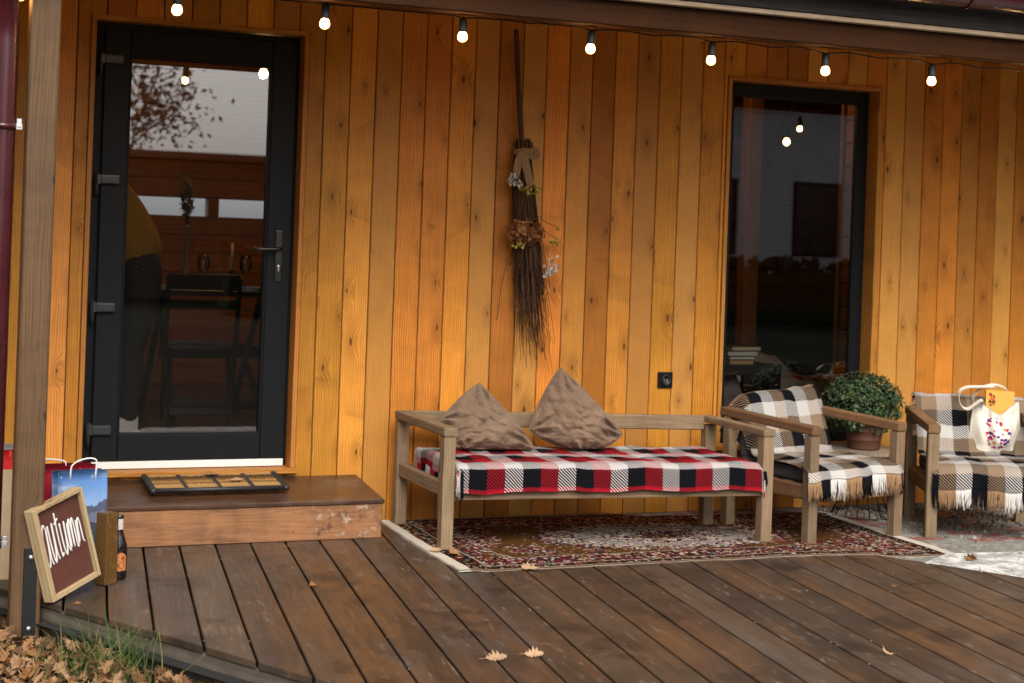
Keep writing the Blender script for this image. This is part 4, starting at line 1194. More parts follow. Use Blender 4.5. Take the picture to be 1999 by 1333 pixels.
for c, nn, ss in (((3.075, -.11, 1.63), 16, .026), ((3.125, -.105, 1.635), 9, .016), ((3.03, -.11, 1.365), 10, .018), ((3.245, -.07, 1.385), 12, .014), ((3.26, -.065, 1.45), 4, .008), ((3.225, -.07, 1.375), 6, .010), ((3.095, -.115, 1.665), 6, .012)):
    part('yellow_flower', syl, br, lambda mb: [petals(mb, Vector(c) + Vector((rng.gauss(0, 1), -abs(rng.gauss(0, .4)), rng.gauss(0, .6))) * ss, 2, .006, .005, .006, .009) for _ in range(nn)])

# ------------------------------------------------------------------ presents by the post
def sky_bag_mat():
    n = N('printed_mountain_paper'); g = n.attr('g').outputs['Vector']; u, v, w = n.xyz(g)
    cl = n.noise(n.vec(n.mul(u, 4), n.mul(v, 11), 0), 1, 5, .6)
    skyc = n.mix(n.sm(v, .16, .40), (.36, .50, .66), (.10, .23, .52))
    skyc = n.mix(n.mul(n.sm(cl, .46, .7), .75), skyc, (.62, .66, .72))
    r1 = n.add(.285, n.add(n.mul(n.math('SUBTRACT', n.noise(n.vec(n.mul(u, 16), 2.3, 0), 1, 5, .6), .5), .16), n.mul(n.math('ABSOLUTE', n.math('SUBTRACT', u, .12)), .12)))
    r2_ = n.add(.245, n.mul(n.math('SUBTRACT', n.noise(n.vec(n.mul(u, 22), 7.7, 0), 1, 4, .6), .5), .10))
    c = n.mix(n.math('LESS_THAN', v, r1), skyc, (.075, .085, .14))
    c = n.mix(n.math('LESS_THAN', v, r2_), c, (.13, .15, .22))
    c = n.mix(n.math('LESS_THAN', n.add(v, n.mul(n.noise(n.vec(n.mul(u, 9), 1, 0), 1, 3), .03)), .225), c, (.42, .47, .55))
    c = n.mix(n.math('LESS_THAN', n.add(v, n.mul(n.noise(n.vec(n.mul(u, 12), 5, 0), 1, 3), .05)), .232), c, (.055, .06, .085))
    c = n.mix(n.math('LESS_THAN', n.add(v, n.mul(n.noise(n.vec(n.mul(u, 7), 9, 0), 1, 3), .05)), .13), c, (.25, .30, .38))
    return n.bsdf(c, .45, 0, n.bump(n.noise(g, 14, 3), .15, .004), .4)
def gift_bag(name, label, c, w, d, h_, rz, mat, hmat, hand=((-1, .0),), handles=True, hr=.0035):
    t = thing(name, c, label, 'gift bag', None, rz)
    def body(mb):
        b = MB()
        ys = -d / 2
        def wob(x, z): return .004 * nz(x * 14, z * 9, c[0])
        # front, sides with a fold, back
        for (p0, p1, cr) in (((-w / 2, -d / 2), (w / 2, -d / 2), 0), ((w / 2, -d / 2), (w / 2, d / 2), -.02), ((w / 2, d / 2), (-w / 2, d / 2), 0), ((-w / 2, d / 2), (-w / 2, -d / 2), -.02)):
            def fn(u, v):
                x = p0[0] + (p1[0] - p0[0]) * u; y = p0[1] + (p1[1] - p0[1]) * u
                cre = cr * (1 - abs(u - .5) * 2) * v
                if cr: x += cre * (1 if x > 0 else -1)
                return (x + wob(y, v), y * (1 - .25 * v) + wob(x * 2, v * 2), v * h_)
            mb.grid(9, 12, fn, lambda u, v: (u * (w if cr == 0 else d), v * h_, 0), thick=.0012)
        mb.box((0, 0, .003), (w - .01, d - .01, .004), bev=0)
    part('paper', mat, t, body, world=False)
    if handles:
        for s, a in hand:
            def hd(mb):
                pts = []
                for i in range(21):
                    q = i / 20 * math.pi
                    pts.append((-.25 * w * math.cos(q) * (1 + .22 * math.sin(q)) + a + .12 * w * math.sin(q) ** 2 * (1 if s < 0 else -1.3), s * d * .34 + s * .004, h_ - .035 + (.035 if s < 0 else .03) * min(1, math.sin(q) * 4) + .052 * math.sin(q) ** .8 * (1 if s < 0 else .45)))
                mb.tube(pts, hr, 8)
            part('handle', hmat, t, hd, world=False)
    return t
mcord = plain('white_paper_cord', (.72, .70, .68), .85, mott=.1, scale=120)
gift_bag('gift_bag', 'paper gift bag printed with a blue sky and mountains beside the wooden sign', (.846, -.94, .002), .200, .09, .412, R(12), sky_bag_mat(), mcord)
gift_bag('gift_bag', 'crimson paper gift bag half hidden behind the mountain gift bag', (.815, -.785, .002), .22, .10, .415, R(9), plain('crimson_paper', (.34, .012, .028), .5, mott=.1), mcord, hand=((1, -.05),))
def kraft_mat():
    n = N('red_and_kraft_paper'); g = n.attr('g').outputs['Vector']; u, v, w = n.xyz(g)
    c = n.mix(n.math('GREATER_THAN', v, .575), n.mix(n.noise(g, 20, 4), (.42, .29, .17), (.52, .37, .23)), (.55, .02, .02))
    c = n.mix(n.math('GREATER_THAN', v, .652), c, (.7, .66, .62))
    return n.bsdf(c, .7, 0, n.bump(n.noise(g, 18, 3), .3, .004), .3)
gift_bag('gift_bag', 'kraft paper bag with red top standing behind the downpipe', (.53, -.90, -.15), .17, .11, .665, R(-6), kraft_mat(), mcord, handles=False)

# wooden sign
sg = thing('wooden_sign', (.73, -1.36, 0), 'brown board in a pale wooden frame hand-lettered autumn, leaning by the post', 'sign')
S_TL, S_BL, S_TR = Vector((.6147, -1.45, .344)), Vector((.7065, -1.42, .005)), Vector((.808, -1.27, .401))
ex_ = (S_TR - S_TL); SW = ex_.length; ex_.normalize()
ez_ = (S_TL - S_BL); ez_ = (ez_ - ex_ * ez_.dot(ex_) * .45); SH = ez_.length; ez_.normalize()
ey_ = ez_.cross(ex_).normalized()
if ey_.y < 0: ey_ = -ey_
SM = Matrix((ex_, ey_, ez_)).transposed()
def sp(x, y, z): return S_BL + ex_ * x + ey_ * y + ez_ * z
def sfr(mb):
    fw, fd = .018, .046
    fw = .022
    for a, b in (((0, SH / 2), (fw, SH)), ((SW - .010, SH / 2), (.012, SH))):
        mb.box(sp(a[0] + fw / 2 if a[0] == 0 else a[0] + .004, fd / 2, a[1]), (b[0], fd, b[1]), SM, .002, 1, 2)
    for z, hh in ((.009, .018), (SH - .008, .016)):
        mb.box(sp(SW / 2, fd / 2, z), (SW - .03, fd - .002, hh), SM, .002, 1, 0)
part('frame', wood('pale_frame_wood', (.44, .32, .18), (.33, .225, .115), (.2, .1, .04), knots=.3, vary=.15, chat=.2, rings=90, rough=(.6, .8)), sg, sfr)
part('board', wood('brown_stained_board', (.115, .042, .028), (.075, .027, .018), (.03, .012, .008), knots=.1, vary=.05, chat=.3, rings=80, rough=(.4, .6)), sg, lambda mb: mb.box(sp(SW / 2, .022, SH / 2), (SW - .03, .006, SH - .03), SM, 0, 1, 2))
LET = [  # x offset, strokes: one pen line per letter in a unit box, lean added below
    (.04, 1.0, [[(.75, .86), (.45, 1.0), (.10, .75), (.02, .25), (.28, .0), (.58, .28), (.78, .9), (.72, .25), (.9, .0)]]),
    (.20, 1.0, [[(.0, .95), (.06, .3), (.28, .0), (.55, .3), (.74, .98), (.72, .3), (.92, .02)]]),
    (.355, 1.0, [[(.40, 1.22), (.30, .6), (.42, .05), (.75, .12)], [(.0, .92), (.85, 1.06)]]),
    (.47, .95, [[(.0, .95), (.04, .3), (.28, .0), (.58, .3), (.76, .96), (.72, .3), (.95, .04)]]),
    (.615, .92, [[(.0, .0), (.10, .9), (.14, .1), (.22, .8), (.38, 1.0), (.46, .75), (.46, .05), (.56, .8), (.74, 1.0), (.82, .75), (.84, .05), (.95, .0)]]),
    (.82, .85, [[(.0, .0), (.14, .95), (.16, .1), (.30, .8), (.58, 1.0), (.70, .7), (.72, .15), (.92, .0)]])]
def letters(mb):
    W_ = SW - .04; 
    wid = [.15, .14, .11, .135, .20, .15]
    for (x0, hs_, strokes), wl in zip(LET, wid):
        for st_ in strokes:
            pts = []
            for i in range(len(st_) - 1):
                p0 = st_[max(i - 1, 0)]; p1 = st_[i]; p2 = st_[i + 1]; p3 = st_[min(i + 2, len(st_) - 1)]
                for k in range(6):
                    t = k / 6
                    q = [.5 * ((2 * b) + (-a + c) * t + (2 * a - 5 * b + 4 * c - d_) * t * t + (-a + 3 * b - 3 * c + d_) * t ** 3) for a, b, c, d_ in zip(p0, p1, p2, p3)]
                    pts.append(q)
            pts.append(st_[-1])
            P3 = []
            for x, z in pts:
                xx = x0 + x * wl
                hgt = (.165 - .055 * xx) * hs_
                P3.append(sp(.022 + xx * W_ , .0175, .118 + .030 * xx + z * hgt))
            for k in range(0, len(P3) - 1, 1): pass
            mb.tube(P3, .0030, 6)
part('lettering', M['white'], sg, letters)

# tall patterned gift box and bottle
def boxm():
    n = N('gold_dotted_brown_card'); p = n.node('TexCoord').outputs['Object']
    vo = n.node('TexVoronoi', feature='F1'); n.set(vo.inputs['Vector'], p); vo.inputs['Scale'].default_value = 95
    cr = n.xyz(vo.outputs['Color'])
    c = n.mix(n.mul(n.math('LESS_THAN', vo.outputs['Distance'], .24), n.math('GREATER_THAN', cr[0], .45)), n.mix(n.noise(p, 40, 4), (.09, .042, .010), (.14, .07, .018)), (.32, .20, .07))
    return n.bsdf(c, .4, .1, n.bump(n.noise(p, 120, 3), .2, .002), .5)
gb = thing('gift_box', (.932, -1.125, .001), 'tall narrow brown gift box with gold dots in front of the bottle', 'gift box', None, R(34))
part('carton', boxm(), gb, lambda mb: mb.box((0, 0, .137), (.060, .060, .272), bev=.0015), world=False)
part('lid_flap', boxm(), gb, lambda mb: mb.box((0, 0, .275), (.057, .057, .003), bev=.0005), world=False)
bo = thing('bottle', (.990, -1.045, .001), 'dark brown glass bottle with an orange label beside the tall gift box', 'bottle')
n = N('dark_bottle_glass'); mbot = n.bsdf((.010, .007, .006), .08, 0, None, .6)
part('glass', mbot, bo, lambda mb: mb.lathe([(.0, .0), (.030, .001), (.0335, .006), (.0335, .118), (.032, .135), (.022, .165), (.0155, .190), (.0145, .235), (.016, .240), (.016, .250), (.013, .252), (0, .252)], (.990, -1.045, .001), 32, cap=False))
def lab(mb):
    c = Vector((.990, -1.045, .001))
    mb.grid(16, 8, lambda u, v: c + Vector((.0340 * math.cos(-2.2 + u * 1.5), .0340 * math.sin(-2.2 + u * 1.5), .036 + v * .072 * (1 - .25 * (2 * u - 1) ** 2))), lambda u, v: (u * .05, v * .07, 0))
nn_ = N('orange_label'); g_ = nn_.attr('g').outputs['Vector']
part('label', nn_.bsdf(nn_.mix(nn_.sm(nn_.noise(g_, 70, 4, .7), .35, .6), (.22, .045, .012), (.62, .24, .07)), .5), bo, lab)
def foil(mb): mb.lathe([(.0165, .195), (.0155, .215), (.0152, .236), (.0148, .238)], (.990, -1.045, .001), 24, cap=False)
part('neck_foil', plain('white_neck_label', (.55, .50, .46), .6, 0, mott=.3, scale=90), bo, foil)
# ------------------------------------------------------------------ tote bag and notebook
def totem():
    n = N('cream_canvas'); p = n.node('TexCoord').outputs['Object']; g = n.attr('g').outputs['Vector']; u, v, w = n.xyz(g)
    wv = n.add(n.mul(n.math('SINE', n.mul(u, 3000)), .5), n.mul(n.math('SINE', n.mul(v, 3000)), .5))
    c = n.mix(n.noise(p, 9, 4, .6), (.58, .53, .44), (.70, .66, .57))
    # printed bunch of flowers on the front
    eu = n.mul(n.math('SUBTRACT', u, .50), 1 / .27); ev = n.mul(n.math('SUBTRACT', v, .45), 1 / .45)
    rr = n.add(n.add(n.mul(eu, eu), n.mul(ev, ev)), n.mul(n.math('SUBTRACT', n.noise(g, 8, 2), .5), .9))
    ins = n.math('LESS_THAN', rr, .85)
    vo = n.node('TexVoronoi', feature='F1'); n.set(vo.inputs['Vector'], n.vec(n.mul(u, .28), n.mul(v, .25), 0)); vo.inputs['Scale'].default_value = 52
    cr = n.xyz(vo.outputs['Color'])
    fc = n.ramp(cr[0], [(0, (.10, .02, .16)), (.22, (.40, .02, .05)), (.42, (.62, .60, .56)), (.6, (.10, .20, .08)), (.68, (.45, .03, .12)), (.84, (.05, .04, .22)), (.93, (.60, .28, .05))], 'CONSTANT')
    pet = n.math('LESS_THAN', n.add(vo.outputs['Distance'], n.mul(n.noise(g, 60, 2), .12)), .56)
    c = n.mix(n.mul(ins, .55), c, (.68, .64, .58))
    c = n.mix(n.mul(ins, n.mul(pet, n.math('LESS_THAN', w, .5))), c, fc)
    return n.bsdf(c, .9, 0, n.bump(wv, .12, .0008), .15)
tb = thing('tote_bag', (5.545, -.64, .372), 'cream canvas tote bag with a printed bunch of flowers on the armchair', 'tote bag', None, R(-22))
mtote = totem()
TWd, THt, TDp = .275, .250, .085
def tote(mb):
    def shell(sgn, w):
        def fn(u, v):
            a = u * 2 - 1
            hw = TWd / 2 * (1 - .13 * v ** 1.2 + .10 * max(0, .22 - v) / .22)
            dep = TDp * (1 - abs(a) ** 2.2) * (.55 + .9 * math.sin(min(v * 1.15 + .08, 1) * math.pi) ** 1) * (1 - .3 * v)
            x = a * hw
            top = THt * (1 - (.24 * math.exp(-((a - .12) / .5) ** 2) if sgn < 0 else .03) + (.03 if a > .8 else 0) + .03 * a)
            z = v * top
            y = sgn * (dep * .62 + .006)
            fold = .010 * math.sin(a * 11 + 2 * v + sgn) * (1 - abs(a) ** 3) * (.6 + v * .3) + .007 * nz(a * 4, v * 3, sgn * 3)
            if sgn < 0:
                fold += .014 * math.exp(-((a + .42 - .1 * v) / .10) ** 2) * v - .018 * math.exp(-((a - .12) / .36) ** 2) * math.sin(v * 3.14)
            y += fold
            if v < .12: y += sgn * .010 * (1 - v / .12); x *= 1 + .05 * (1 - v / .12)
            return (x, y, z)
        mb.grid(46, 34, fn, lambda u, v: (u, v, w), thick=.0025)
    shell(-1, 0); shell(1, 1)
    mb.grid(20, 6, lambda u, v: ((u * 2 - 1) * TWd / 2 * 1.05 , (v - .5) * .075 * (1 - abs(u * 2 - 1) ** 3), .002), lambda u, v: (u, v, 1.0))
part('sack', mtote, tb, tote, world=False)
def strap(pts, w_):
    def f(mb):
        def fn(u, v):
            s = u * (len(pts) - 1); k = min(int(s), len(pts) - 2); t = s - k
            p0, p1, p2, p3 = [Vector(pts[min(max(k + o, 0), len(pts) - 1)]) for o in (-1, 0, 1, 2)]
            p = .5 * ((2 * p1) + (p2 - p0) * t + (2 * p0 - 5 * p1 + 4 * p2 - p3) * t * t + (3 * p1 - p0 - 3 * p2 + p3) * t ** 3)
            return p + Vector((0, 1, .35)).normalized() * ((v - .5) * w_)
        mb.grid(50, 5, fn, lambda u, v: (u * .5, v * .03, 1.0), thick=.002)
    return f
part('strap', mtote, tb, strap([(-.07, -.035, .235), (-.085, -.050, .262), (-.115, -.05, .245), (-.155, -.045, .215), (-.185, -.03, .225), (-.198, -.01, .265), (-.185, .01, .305), (-.14, .02, .325), (-.07, .025, .328), (.0, .03, .332)], .030), world=False)
part('strap', mtote, tb, strap([(-.10, .035, .215), (-.11, .04, .262), (-.075, .045, .312), (-.01, .05, .338), (.05, .05, .330), (.085, .045, .300), (.09, .04, .255)], .026), world=False)
nb = thing('notebook', (5.560, -.632, .530), 'yellow covered notebook sticking out of the cream tote bag', 'notebook', None, R(-22))
part('cover', plain('yellow_cover', (.60, .30, .03), .5, mott=.05), nb, lambda mb: mb.box((.010, -.012, .053), (.150, .016, .20), Matrix.Rotation(R(2.5), 3, 'Y') @ Matrix.Rotation(R(-8), 3, 'X'), .001), world=False)
def emb(mb):
    Mx = Matrix.Rotation(R(2.5), 3, 'Y') @ Matrix.Rotation(R(-8), 3, 'X')
    for i in range(34):
        x = rng.uniform(-.060, -.028); z = rng.uniform(.02, .085)
        mb.box(Vector((.010, -.012, .053)) + Mx @ Vector((x, -.0088, z - .0)), (rng.uniform(.003, .009), .0012, rng.uniform(.004, .014)), Mx @ Matrix.Rotation(rng.uniform(-.6, .6), 3, 'Y'), 0, rnd=rng.random())
part('emblem', strands('red_black_print', [(.012, .01, .01), (.45, .02, .02), (.012, .01, .01), (.55, .10, .04)]), nb, emb, world=False)

# ------------------------------------------------------------------ leaves and grass
OUT = [(0, 0), (.10, .05), (.20, .20), (.27, .10), (.36, .30), (.43, .14), (.52, .36), (.60, .16), (.70, .30), (.78, .12), (.88, .16), (1.0, 0)]
MAP = [(0, 0), (.05, .30), (.25, .34), (.20, .48), (.42, .36), (.52, .60), (.60, .26), (.78, .28), (.82, .12), (1.0, 0)]
def leaf_shape(mb, p, L, Mx, curl, rnd, shape=OUT):
    up = [(x, y) for x, y in shape]; n_ = len(up); s1 = rng.uniform(.8, 1.15)
    vs = []
    ph = rng.uniform(0, 6)
    def z(x, y): return curl * (y * y * 1.6 + .35 * (x - .5) ** 2 + .10 * math.sin(x * 9 + ph) * abs(y) * 2)
    for x, y in up: vs.append(Vector((x * L, y * L * s1, z(x, y) * L)))
    for x, y in up[1:-1]: vs.append(Vector((x * L, -y * L * s1, z(x, -y * .9) * L)))
    for x, y in up[1:-1]: vs.append(Vector((x * L, 0, z(x, 0) * L - .01 * L)))
    m1 = n_; m2 = n_ + n_ - 2
    fs = []
    for k in range(1, n_ - 2):
        fs.append((k, m2 + k - 1, m2 + k, k + 1)); fs.append((m1 + k - 1, m1 + k, m2 + k, m2 + k - 1))
    fs += [(0, m2, 1), (0, m1, m2), (n_ - 2, m2 + n_ - 3, n_ - 1), (m2 + n_ - 3, m1 + n_ - 3, n_ - 1)]
    vs = [Mx @ v + Vector(p) for v in vs]
    mb.raw(vs, fs, rnd=rnd, smooth=False)
    mb.tube([Mx @ Vector((0, 0, curl * .09 * L)) + Vector(p), Mx @ Vector((-.22 * L, .03 * L, .02 * L)) + Vector(p)], .0009, 4, rnd=rnd)
def leafmat(name, cols):
    n = N(name); r = n.attr('rnd').outputs['Fac']; g = n.attr('g').outputs['Vector']
    c = n.ramp(r, [(i / (len(cols) - 1), x) for i, x in enumerate(cols)])
    q = n.noise(g, 60, 4, .65)
    hs = n.node('HueSaturation'); n.set(hs.inputs['Value'], n.add(n.mul(q, .9), .55)); n.set(hs.inputs['Color'], c)
    return n.bsdf(hs.outputs[0], .75, 0, n.bump(n.noise(g, 140, 3), .4, .002), .25)
mleaf = leafmat('dry_oak_leaves', [(.06, .028, .014), (.17, .085, .036), (.26, .145, .066), (.22, .09, .025), (.38, .245, .14), (.24, .12, .038)])
def left_of_deck(x, y): return (Vector((x, y)) - LA).dot(LN)
lit = MB()
for i in range(1900):
    if i < 1450: x, y = rng.uniform(.25, 1.25), rng.uniform(-2.45, -1.2)
    else: x, y = rng.uniform(-1.5, 1.9), rng.uniform(-5, -1.3)
    e = left_of_deck(x, y)
    if e < .02 or (i < 1450 and rng.random() > math.exp(-max(0, e - .42) / .10)): continue
    if abs(x - .610) < .07 and abs(y + 1.335) < .075: continue
    pile = .05 * math.exp(-((e - .16) / .2) ** 2) if i < 1450 else 0
    p = (x, y, -.145 + rng.random() * pile)
    Mx = Matrix.Rotation(rng.uniform(0, 6.28), 3, 'Z') @ Matrix.Rotation(rng.gauss(0, .5), 3, 'Y') @ Matrix.Rotation(rng.gauss(0, .6), 3, 'X')
    leaf_shape(lit, p, rng.uniform(.032, .068), Mx, rng.uniform(.2, 1.3), rng.random(), OUT if rng.random() < .7 else MAP)
tag(lit.build('leaf_litter', mleaf), 'drift of dry brown oak leaves on the ground at the foot of the post', 'leaves', kind='stuff')
def deck_leaf(x, y, z, L, rz, rx, curl, r_, label, shape=OUT):
    m = MB(); leaf_shape(m, (0, 0, 0), L, Matrix.Rotation(rz, 3, 'Z') @ Matrix.Rotation(rx, 3, 'X'), curl, r_, shape)
    zm = min(v[2] for v in m.v)
    o = m.build('fallen_leaf', mleaf); o.location = (x, y, z - zm + .0015)
    return tag(o, label, 'leaf', 'single leaves on the deck and step')
mpale = leafmat('pale_dry_leaf', [(.46, .33, .17), (.66, .56, .42)])
deck_leaf(1.955, -2.545, 0, .088, .2, .35, .5, .84, 'curled yellowish leaf on the front deck boards, left of the pinkish one', OUT)
deck_leaf(2.10, -2.53, 0, .072, -.1, .5, .8, .8, 'pale pinkish leaf on the front deck boards, right of the yellowish one')
deck_leaf(4.011, -1.91, 0, .055, .5, .2, .5, .1, 'small dark brown leaf on the right side of the deck')
deck_leaf(3.336, -2.826, 0, .038, .8, .4, .6, .8, 'small pale leaf near the bottom right of the deck', MAP)
deck_leaf(1.687, -1.346, 0, .035, .4, .3, .7, .62, 'small orange leaf on the deck in front of the step', MAP)
deck_leaf(2.63, -1.247, .002, .085, .15, .2, .35, .82, 'tan leaf touching the front edge of the rug', MAP)
deck_leaf(2.37, -.80, .008, .065, -.9, .3, .6, .8, 'ochre leaf lying on the cream end of the rug')
deck_leaf(2.425, -.92, .008, .06, .5, .4, .7, .66, 'brownish leaf lower down on the cream end of the rug', MAP)
deck_leaf(4.735, -1.475, -.006, .06, .4, .3, .7, .6, 'orange leaf on the whitened concrete beside the rug corner')
deck_leaf(4.80, -1.47, -.006, .075, 2.2, .3, .5, .84, 'tan leaf on the whitened concrete beside the rug corner', MAP)
deck_leaf(.775, -1.44, 0, .03, .4, .3, .6, .6, 'tiny ochre leaf on the deck below the sign')
deck_leaf(1.515, -.115, .253, .075, .3, .1, .4, .5, 'golden star shaped leaf on the doormat, farther from the camera', MAP)
deck_leaf(1.60, -.22, .244, .07, .1, .15, .4, .84, 'flat tan leaf on the doormat, nearer the camera')
gr = MB()
for i in range(520):
    q = rng.random()
    x = rng.gauss(.86, .10) if q < .7 else rng.uniform(.2, 1.3); e0 = 0
    y = rng.gauss(-1.86, .11) if q < .7 else rng.uniform(-2.7, -1.5)
    if left_of_deck(x, y) < .022: continue
    h_ = rng.uniform(.05, .16) * (1.25 if q < .7 else .6); a = rng.uniform(0, 6.28); ln = rng.uniform(.4, 1.5) * h_
    wv = .0017; dx, dy = math.cos(a), math.sin(a); sx, sy = -dy * wv, dx * wv
    pts = [(x, y, -.15), (x + dx * ln * .18, y + dy * ln * .18, -.15 + h_ * .55), (x + dx * ln * .55, y + dy * ln * .55, -.15 + h_ * .9), (x + dx * ln, y + dy * ln, -.15 + h_ * 1.0)]
    vs = []
    for k, (px, py, pz) in enumerate(pts[:3]): vs += [(px + sx * (1 - k * .25), py + sy * (1 - k * .25), pz), (px - sx * (1 - k * .25), py - sy * (1 - k * .25), pz)]
    vs.append(pts[3]); gr.raw(vs, [(0, 1, 3, 2), (2, 3, 5, 4), (4, 5, 6)], rnd=rng.random())
tag(gr.build('grass', strands('grass_blades', [(.045, .085, .018), (.075, .13, .03), (.06, .10, .03), (.16, .15, .06)])), 'tuft of long green grass growing against the deck edge', 'grass', kind='stuff')
deb = MB()
for i in range(110):   # crumbs and seeds in the gaps
    k = rng.randrange(-4, 22); c0 = o2 + bx * (.1556 * k); t = rng.uniform(-2.6, .2)
    p = c0 + bd * t + bx * rng.gauss(0, .004 if rng.random() < .7 else .04)
    if left_of_deck(p.x, p.y) > -.02 or (p - RA).dot(RN) > -.02 or p.y > -.46 or (p.x > 2.36 and p.y > -1.3): continue
    s = rng.uniform(.0015, .0045); a = rng.random() * 6
    deb.box((p.x, p.y, .0012 + s * .3), (s * 1.8, s, s * .5), Matrix.Rotation(a, 3, 'Z'), s * .1, rnd=rng.random())
tag(deb.build('crumbs', strands('pale_crumbs', [(.30, .26, .2), (.24, .12, .04), (.36, .32, .26), (.18, .10, .04)])), 'pale seeds and crumbs caught in the gaps between deck boards', 'debris', kind='stuff')
# ------------------------------------------------------------------ indoors: table, chairs, person, lamps, sofa
mdark = plain('black_stained_wood', (.014, .011, .010), .4, mott=.3, scale=20)
tbl = thing('dining_table', (2.25, 2.3, FZ), 'dark trestle dining table laid with glasses behind the glazed door', 'table')
part('tabletop', mdark, tbl, lambda mb: mb.box((2.35, 2.3, 1.005), (1.7, .80, .035), bev=.004))
for x in (1.70, 2.9):
    for s in (-1, 1):
        part('leg', mdark, tbl, lambda mb: mb.bar((x + .04 * s, 2.3 - .33 * s, FZ), (x + .04 * s, 2.3 + .33 * s, .985), .05, .032, up=(1, 0, 0)))
part('stretcher', mdark, tbl, lambda mb: mb.box((2.3, 2.3, .62), (1.2, .04, .05), bev=.003))
def chair(loc, rz, label):
    t = thing('dining_chair', loc, label, 'chair', 'black folding dining chairs', rz)
    def L(nm, fn): part(nm, mdark, t, fn, world=False)
    for sx in (-1, 1):
        L('leg', lambda mb: mb.bar((sx * .20, -.22, 0), (sx * .20, .20, .86), .032, .028, up=(1, 0, 0)))
        L('leg', lambda mb: mb.bar((sx * .17, .24, 0), (sx * .17, -.18, .46), .032, .028, up=(1, 0, 0)))
    L('seat', lambda mb: mb.box((0, -.03, .455), (.38, .38, .022), bev=.004))
    L('backrest', lambda mb: (mb.box((0, .185, .83), (.40, .02, .10), Matrix.Rotation(R(-26), 3, 'X'), .004), mb.box((0, .145, .70), (.40, .016, .06), Matrix.Rotation(R(-26), 3, 'X'), .004)))
    L('stretcher', lambda mb: mb.box((0, .195, .09), (.34, .022, .045), bev=.003)); L('stretcher', lambda mb: mb.box((0, -.165, .10), (.40, .022, .045), bev=.003))
    return t
chair((1.87, 1.88, FZ), R(172), 'black folding chair nearest the standing person behind the glazed door')
chair((2.30, 1.72, FZ), R(192), 'black folding chair behind the door handle side of the glazed door')
vs1 = thing('vase', (1.80, 2.05, 1.0225), 'slim grey vase holding tall dried stems on the dining table', 'vase')
part('vessel', plain('grey_ceramic', (.10, .105, .10), .35), vs1, lambda mb: mb.lathe([(0, 0), (.038, 0), (.045, .02), (.042, .07), (.02, .11), (.011, .14), (.0105, .36), (.012, .38), (.010, .38), (0, .37)], (1.80, 2.05, 1.0225), 24, cap=False))
def vst(mb):
    for i in range(22):
        a = rng.uniform(0, 6.28); s = rng.uniform(.01, .07); L = rng.uniform(.18, .34)
        p0 = Vector((1.80, 2.05, 1.37)); p1 = p0 + Vector((s * math.cos(a), s * math.sin(a), L))
        mb.tube([p0, (p0 + p1) / 2, p1], .0016, 4)
        for k in range(12):
            t = rng.uniform(.35, 1); q = p0.lerp(p1, t); d = Vector((rng.gauss(0, 1), rng.gauss(0, 1), rng.gauss(0, 1) + .6)).normalized() * .03
            mb.raw([q, q + d * .6 + Vector((.006, 0, 0)), q + d, q + d * .6 - Vector((.006, 0, 0))], [(0, 1, 2, 3)])
part('dried_stems', plain('dry_grey_leaves', (.05, .055, .045), .8), vs1, vst)
cd = thing('candlestick', (2.09, 2.12, 1.0225), 'white taper candle in a thin black holder on the dining table', 'candlestick')
part('candle', plain('white_wax', (.68, .62, .52), .5), cd, lambda mb: mb.lathe([(0, .115), (.0105, .115), (.0095, .272), (.004, .278), (0, .278)], (2.09, 2.12, 1.0225), 14, cap=False))
part('holder', M['black'], cd, lambda mb: mb.lathe([(0, 0), (.035, 0), (.035, .006), (.006, .012), (.005, .085), (.014, .095), (.014, .118), (0, .118)], (2.09, 2.12, 1.0225), 16, cap=False))
n = N('drinking_glass'); fr_ = n.node('Fresnel'); fr_.inputs[0].default_value = 1.5; tr_ = n.node('BsdfTransparent'); tr_.inputs[0].default_value = (.9, .9, .88, 1); gl_ = n.node('BsdfGlossy'); gl_.inputs['Roughness'].default_value = .03
mx_ = n.node('MixShader'); n.t.links.new(n.add(fr_.outputs[0], .06), mx_.inputs[0]); n.t.links.new(tr_.outputs[0], mx_.inputs[1]); n.t.links.new(gl_.outputs[0], mx_.inputs[2]); n.t.links.new(mx_.outputs[0], n.out.inputs[0]); mgl = n.m
def goblet(x, y, label):
    m = MB(); m.lathe([(0, 0), (.032, .001), (.004, .008), (.0035, .085), (.02, .10), (.036, .13), (.038, .16), (.032, .205), (.031, .205), (.036, .16), (.033, .13), (.0, .10)], (0, 0, 0), 22, cap=False)
    o = m.build('wine_glass', mgl); o.location = (x, y, 1.0225); tag(o, label, 'glass', 'wine glasses on the dining table')
goblet(1.90, 2.02, 'clear wine glass on the dining table between the vase and the candle')
goblet(2.165, 2.08, 'clear wine glass on the dining table right of the candle')
for x, y, lab_ in ((2.03, 2.0, 'small pale plate on the dining table left of the candle'), (2.3, 2.02, 'small pale plate on the dining table right of the candle')):
    m = MB(); m.lathe([(0, .002), (.06, .002), (.10, .014), (.102, .016), (.06, .006), (0, .006)], (0, 0, 0), 30, cap=False)
    o = m.build('plate', plain('glazed_plate', (.42, .38, .32), .3)); o.location = (x, y, 1.0225); tag(o, lab_, 'plate', 'plates on the dining table')
def ceiling_lamp(x, y, z, label, strength_mat, spot=False):
    t = thing('ceiling_lamp', (x, y, 2.585), label, 'lamp', 'black ceiling lamps indoors')
    part('lamp_body', M['black'], t, lambda mb: (mb.lathe([(.03, 2.585), (.03, 2.570), (.004, 2.568), (.004, z + .09), (.026, z + .085), (.028, z + .01), (.024, z + .005)], (x, y, 0), 18)))
    part('bulb', strength_mat, t, lambda mb: mb.lathe([(.014, z + .004), (.024, z - .012), (.026, z - .025), (.018, z - .042), (.001, z - .05)], (x, y, 0), 16))
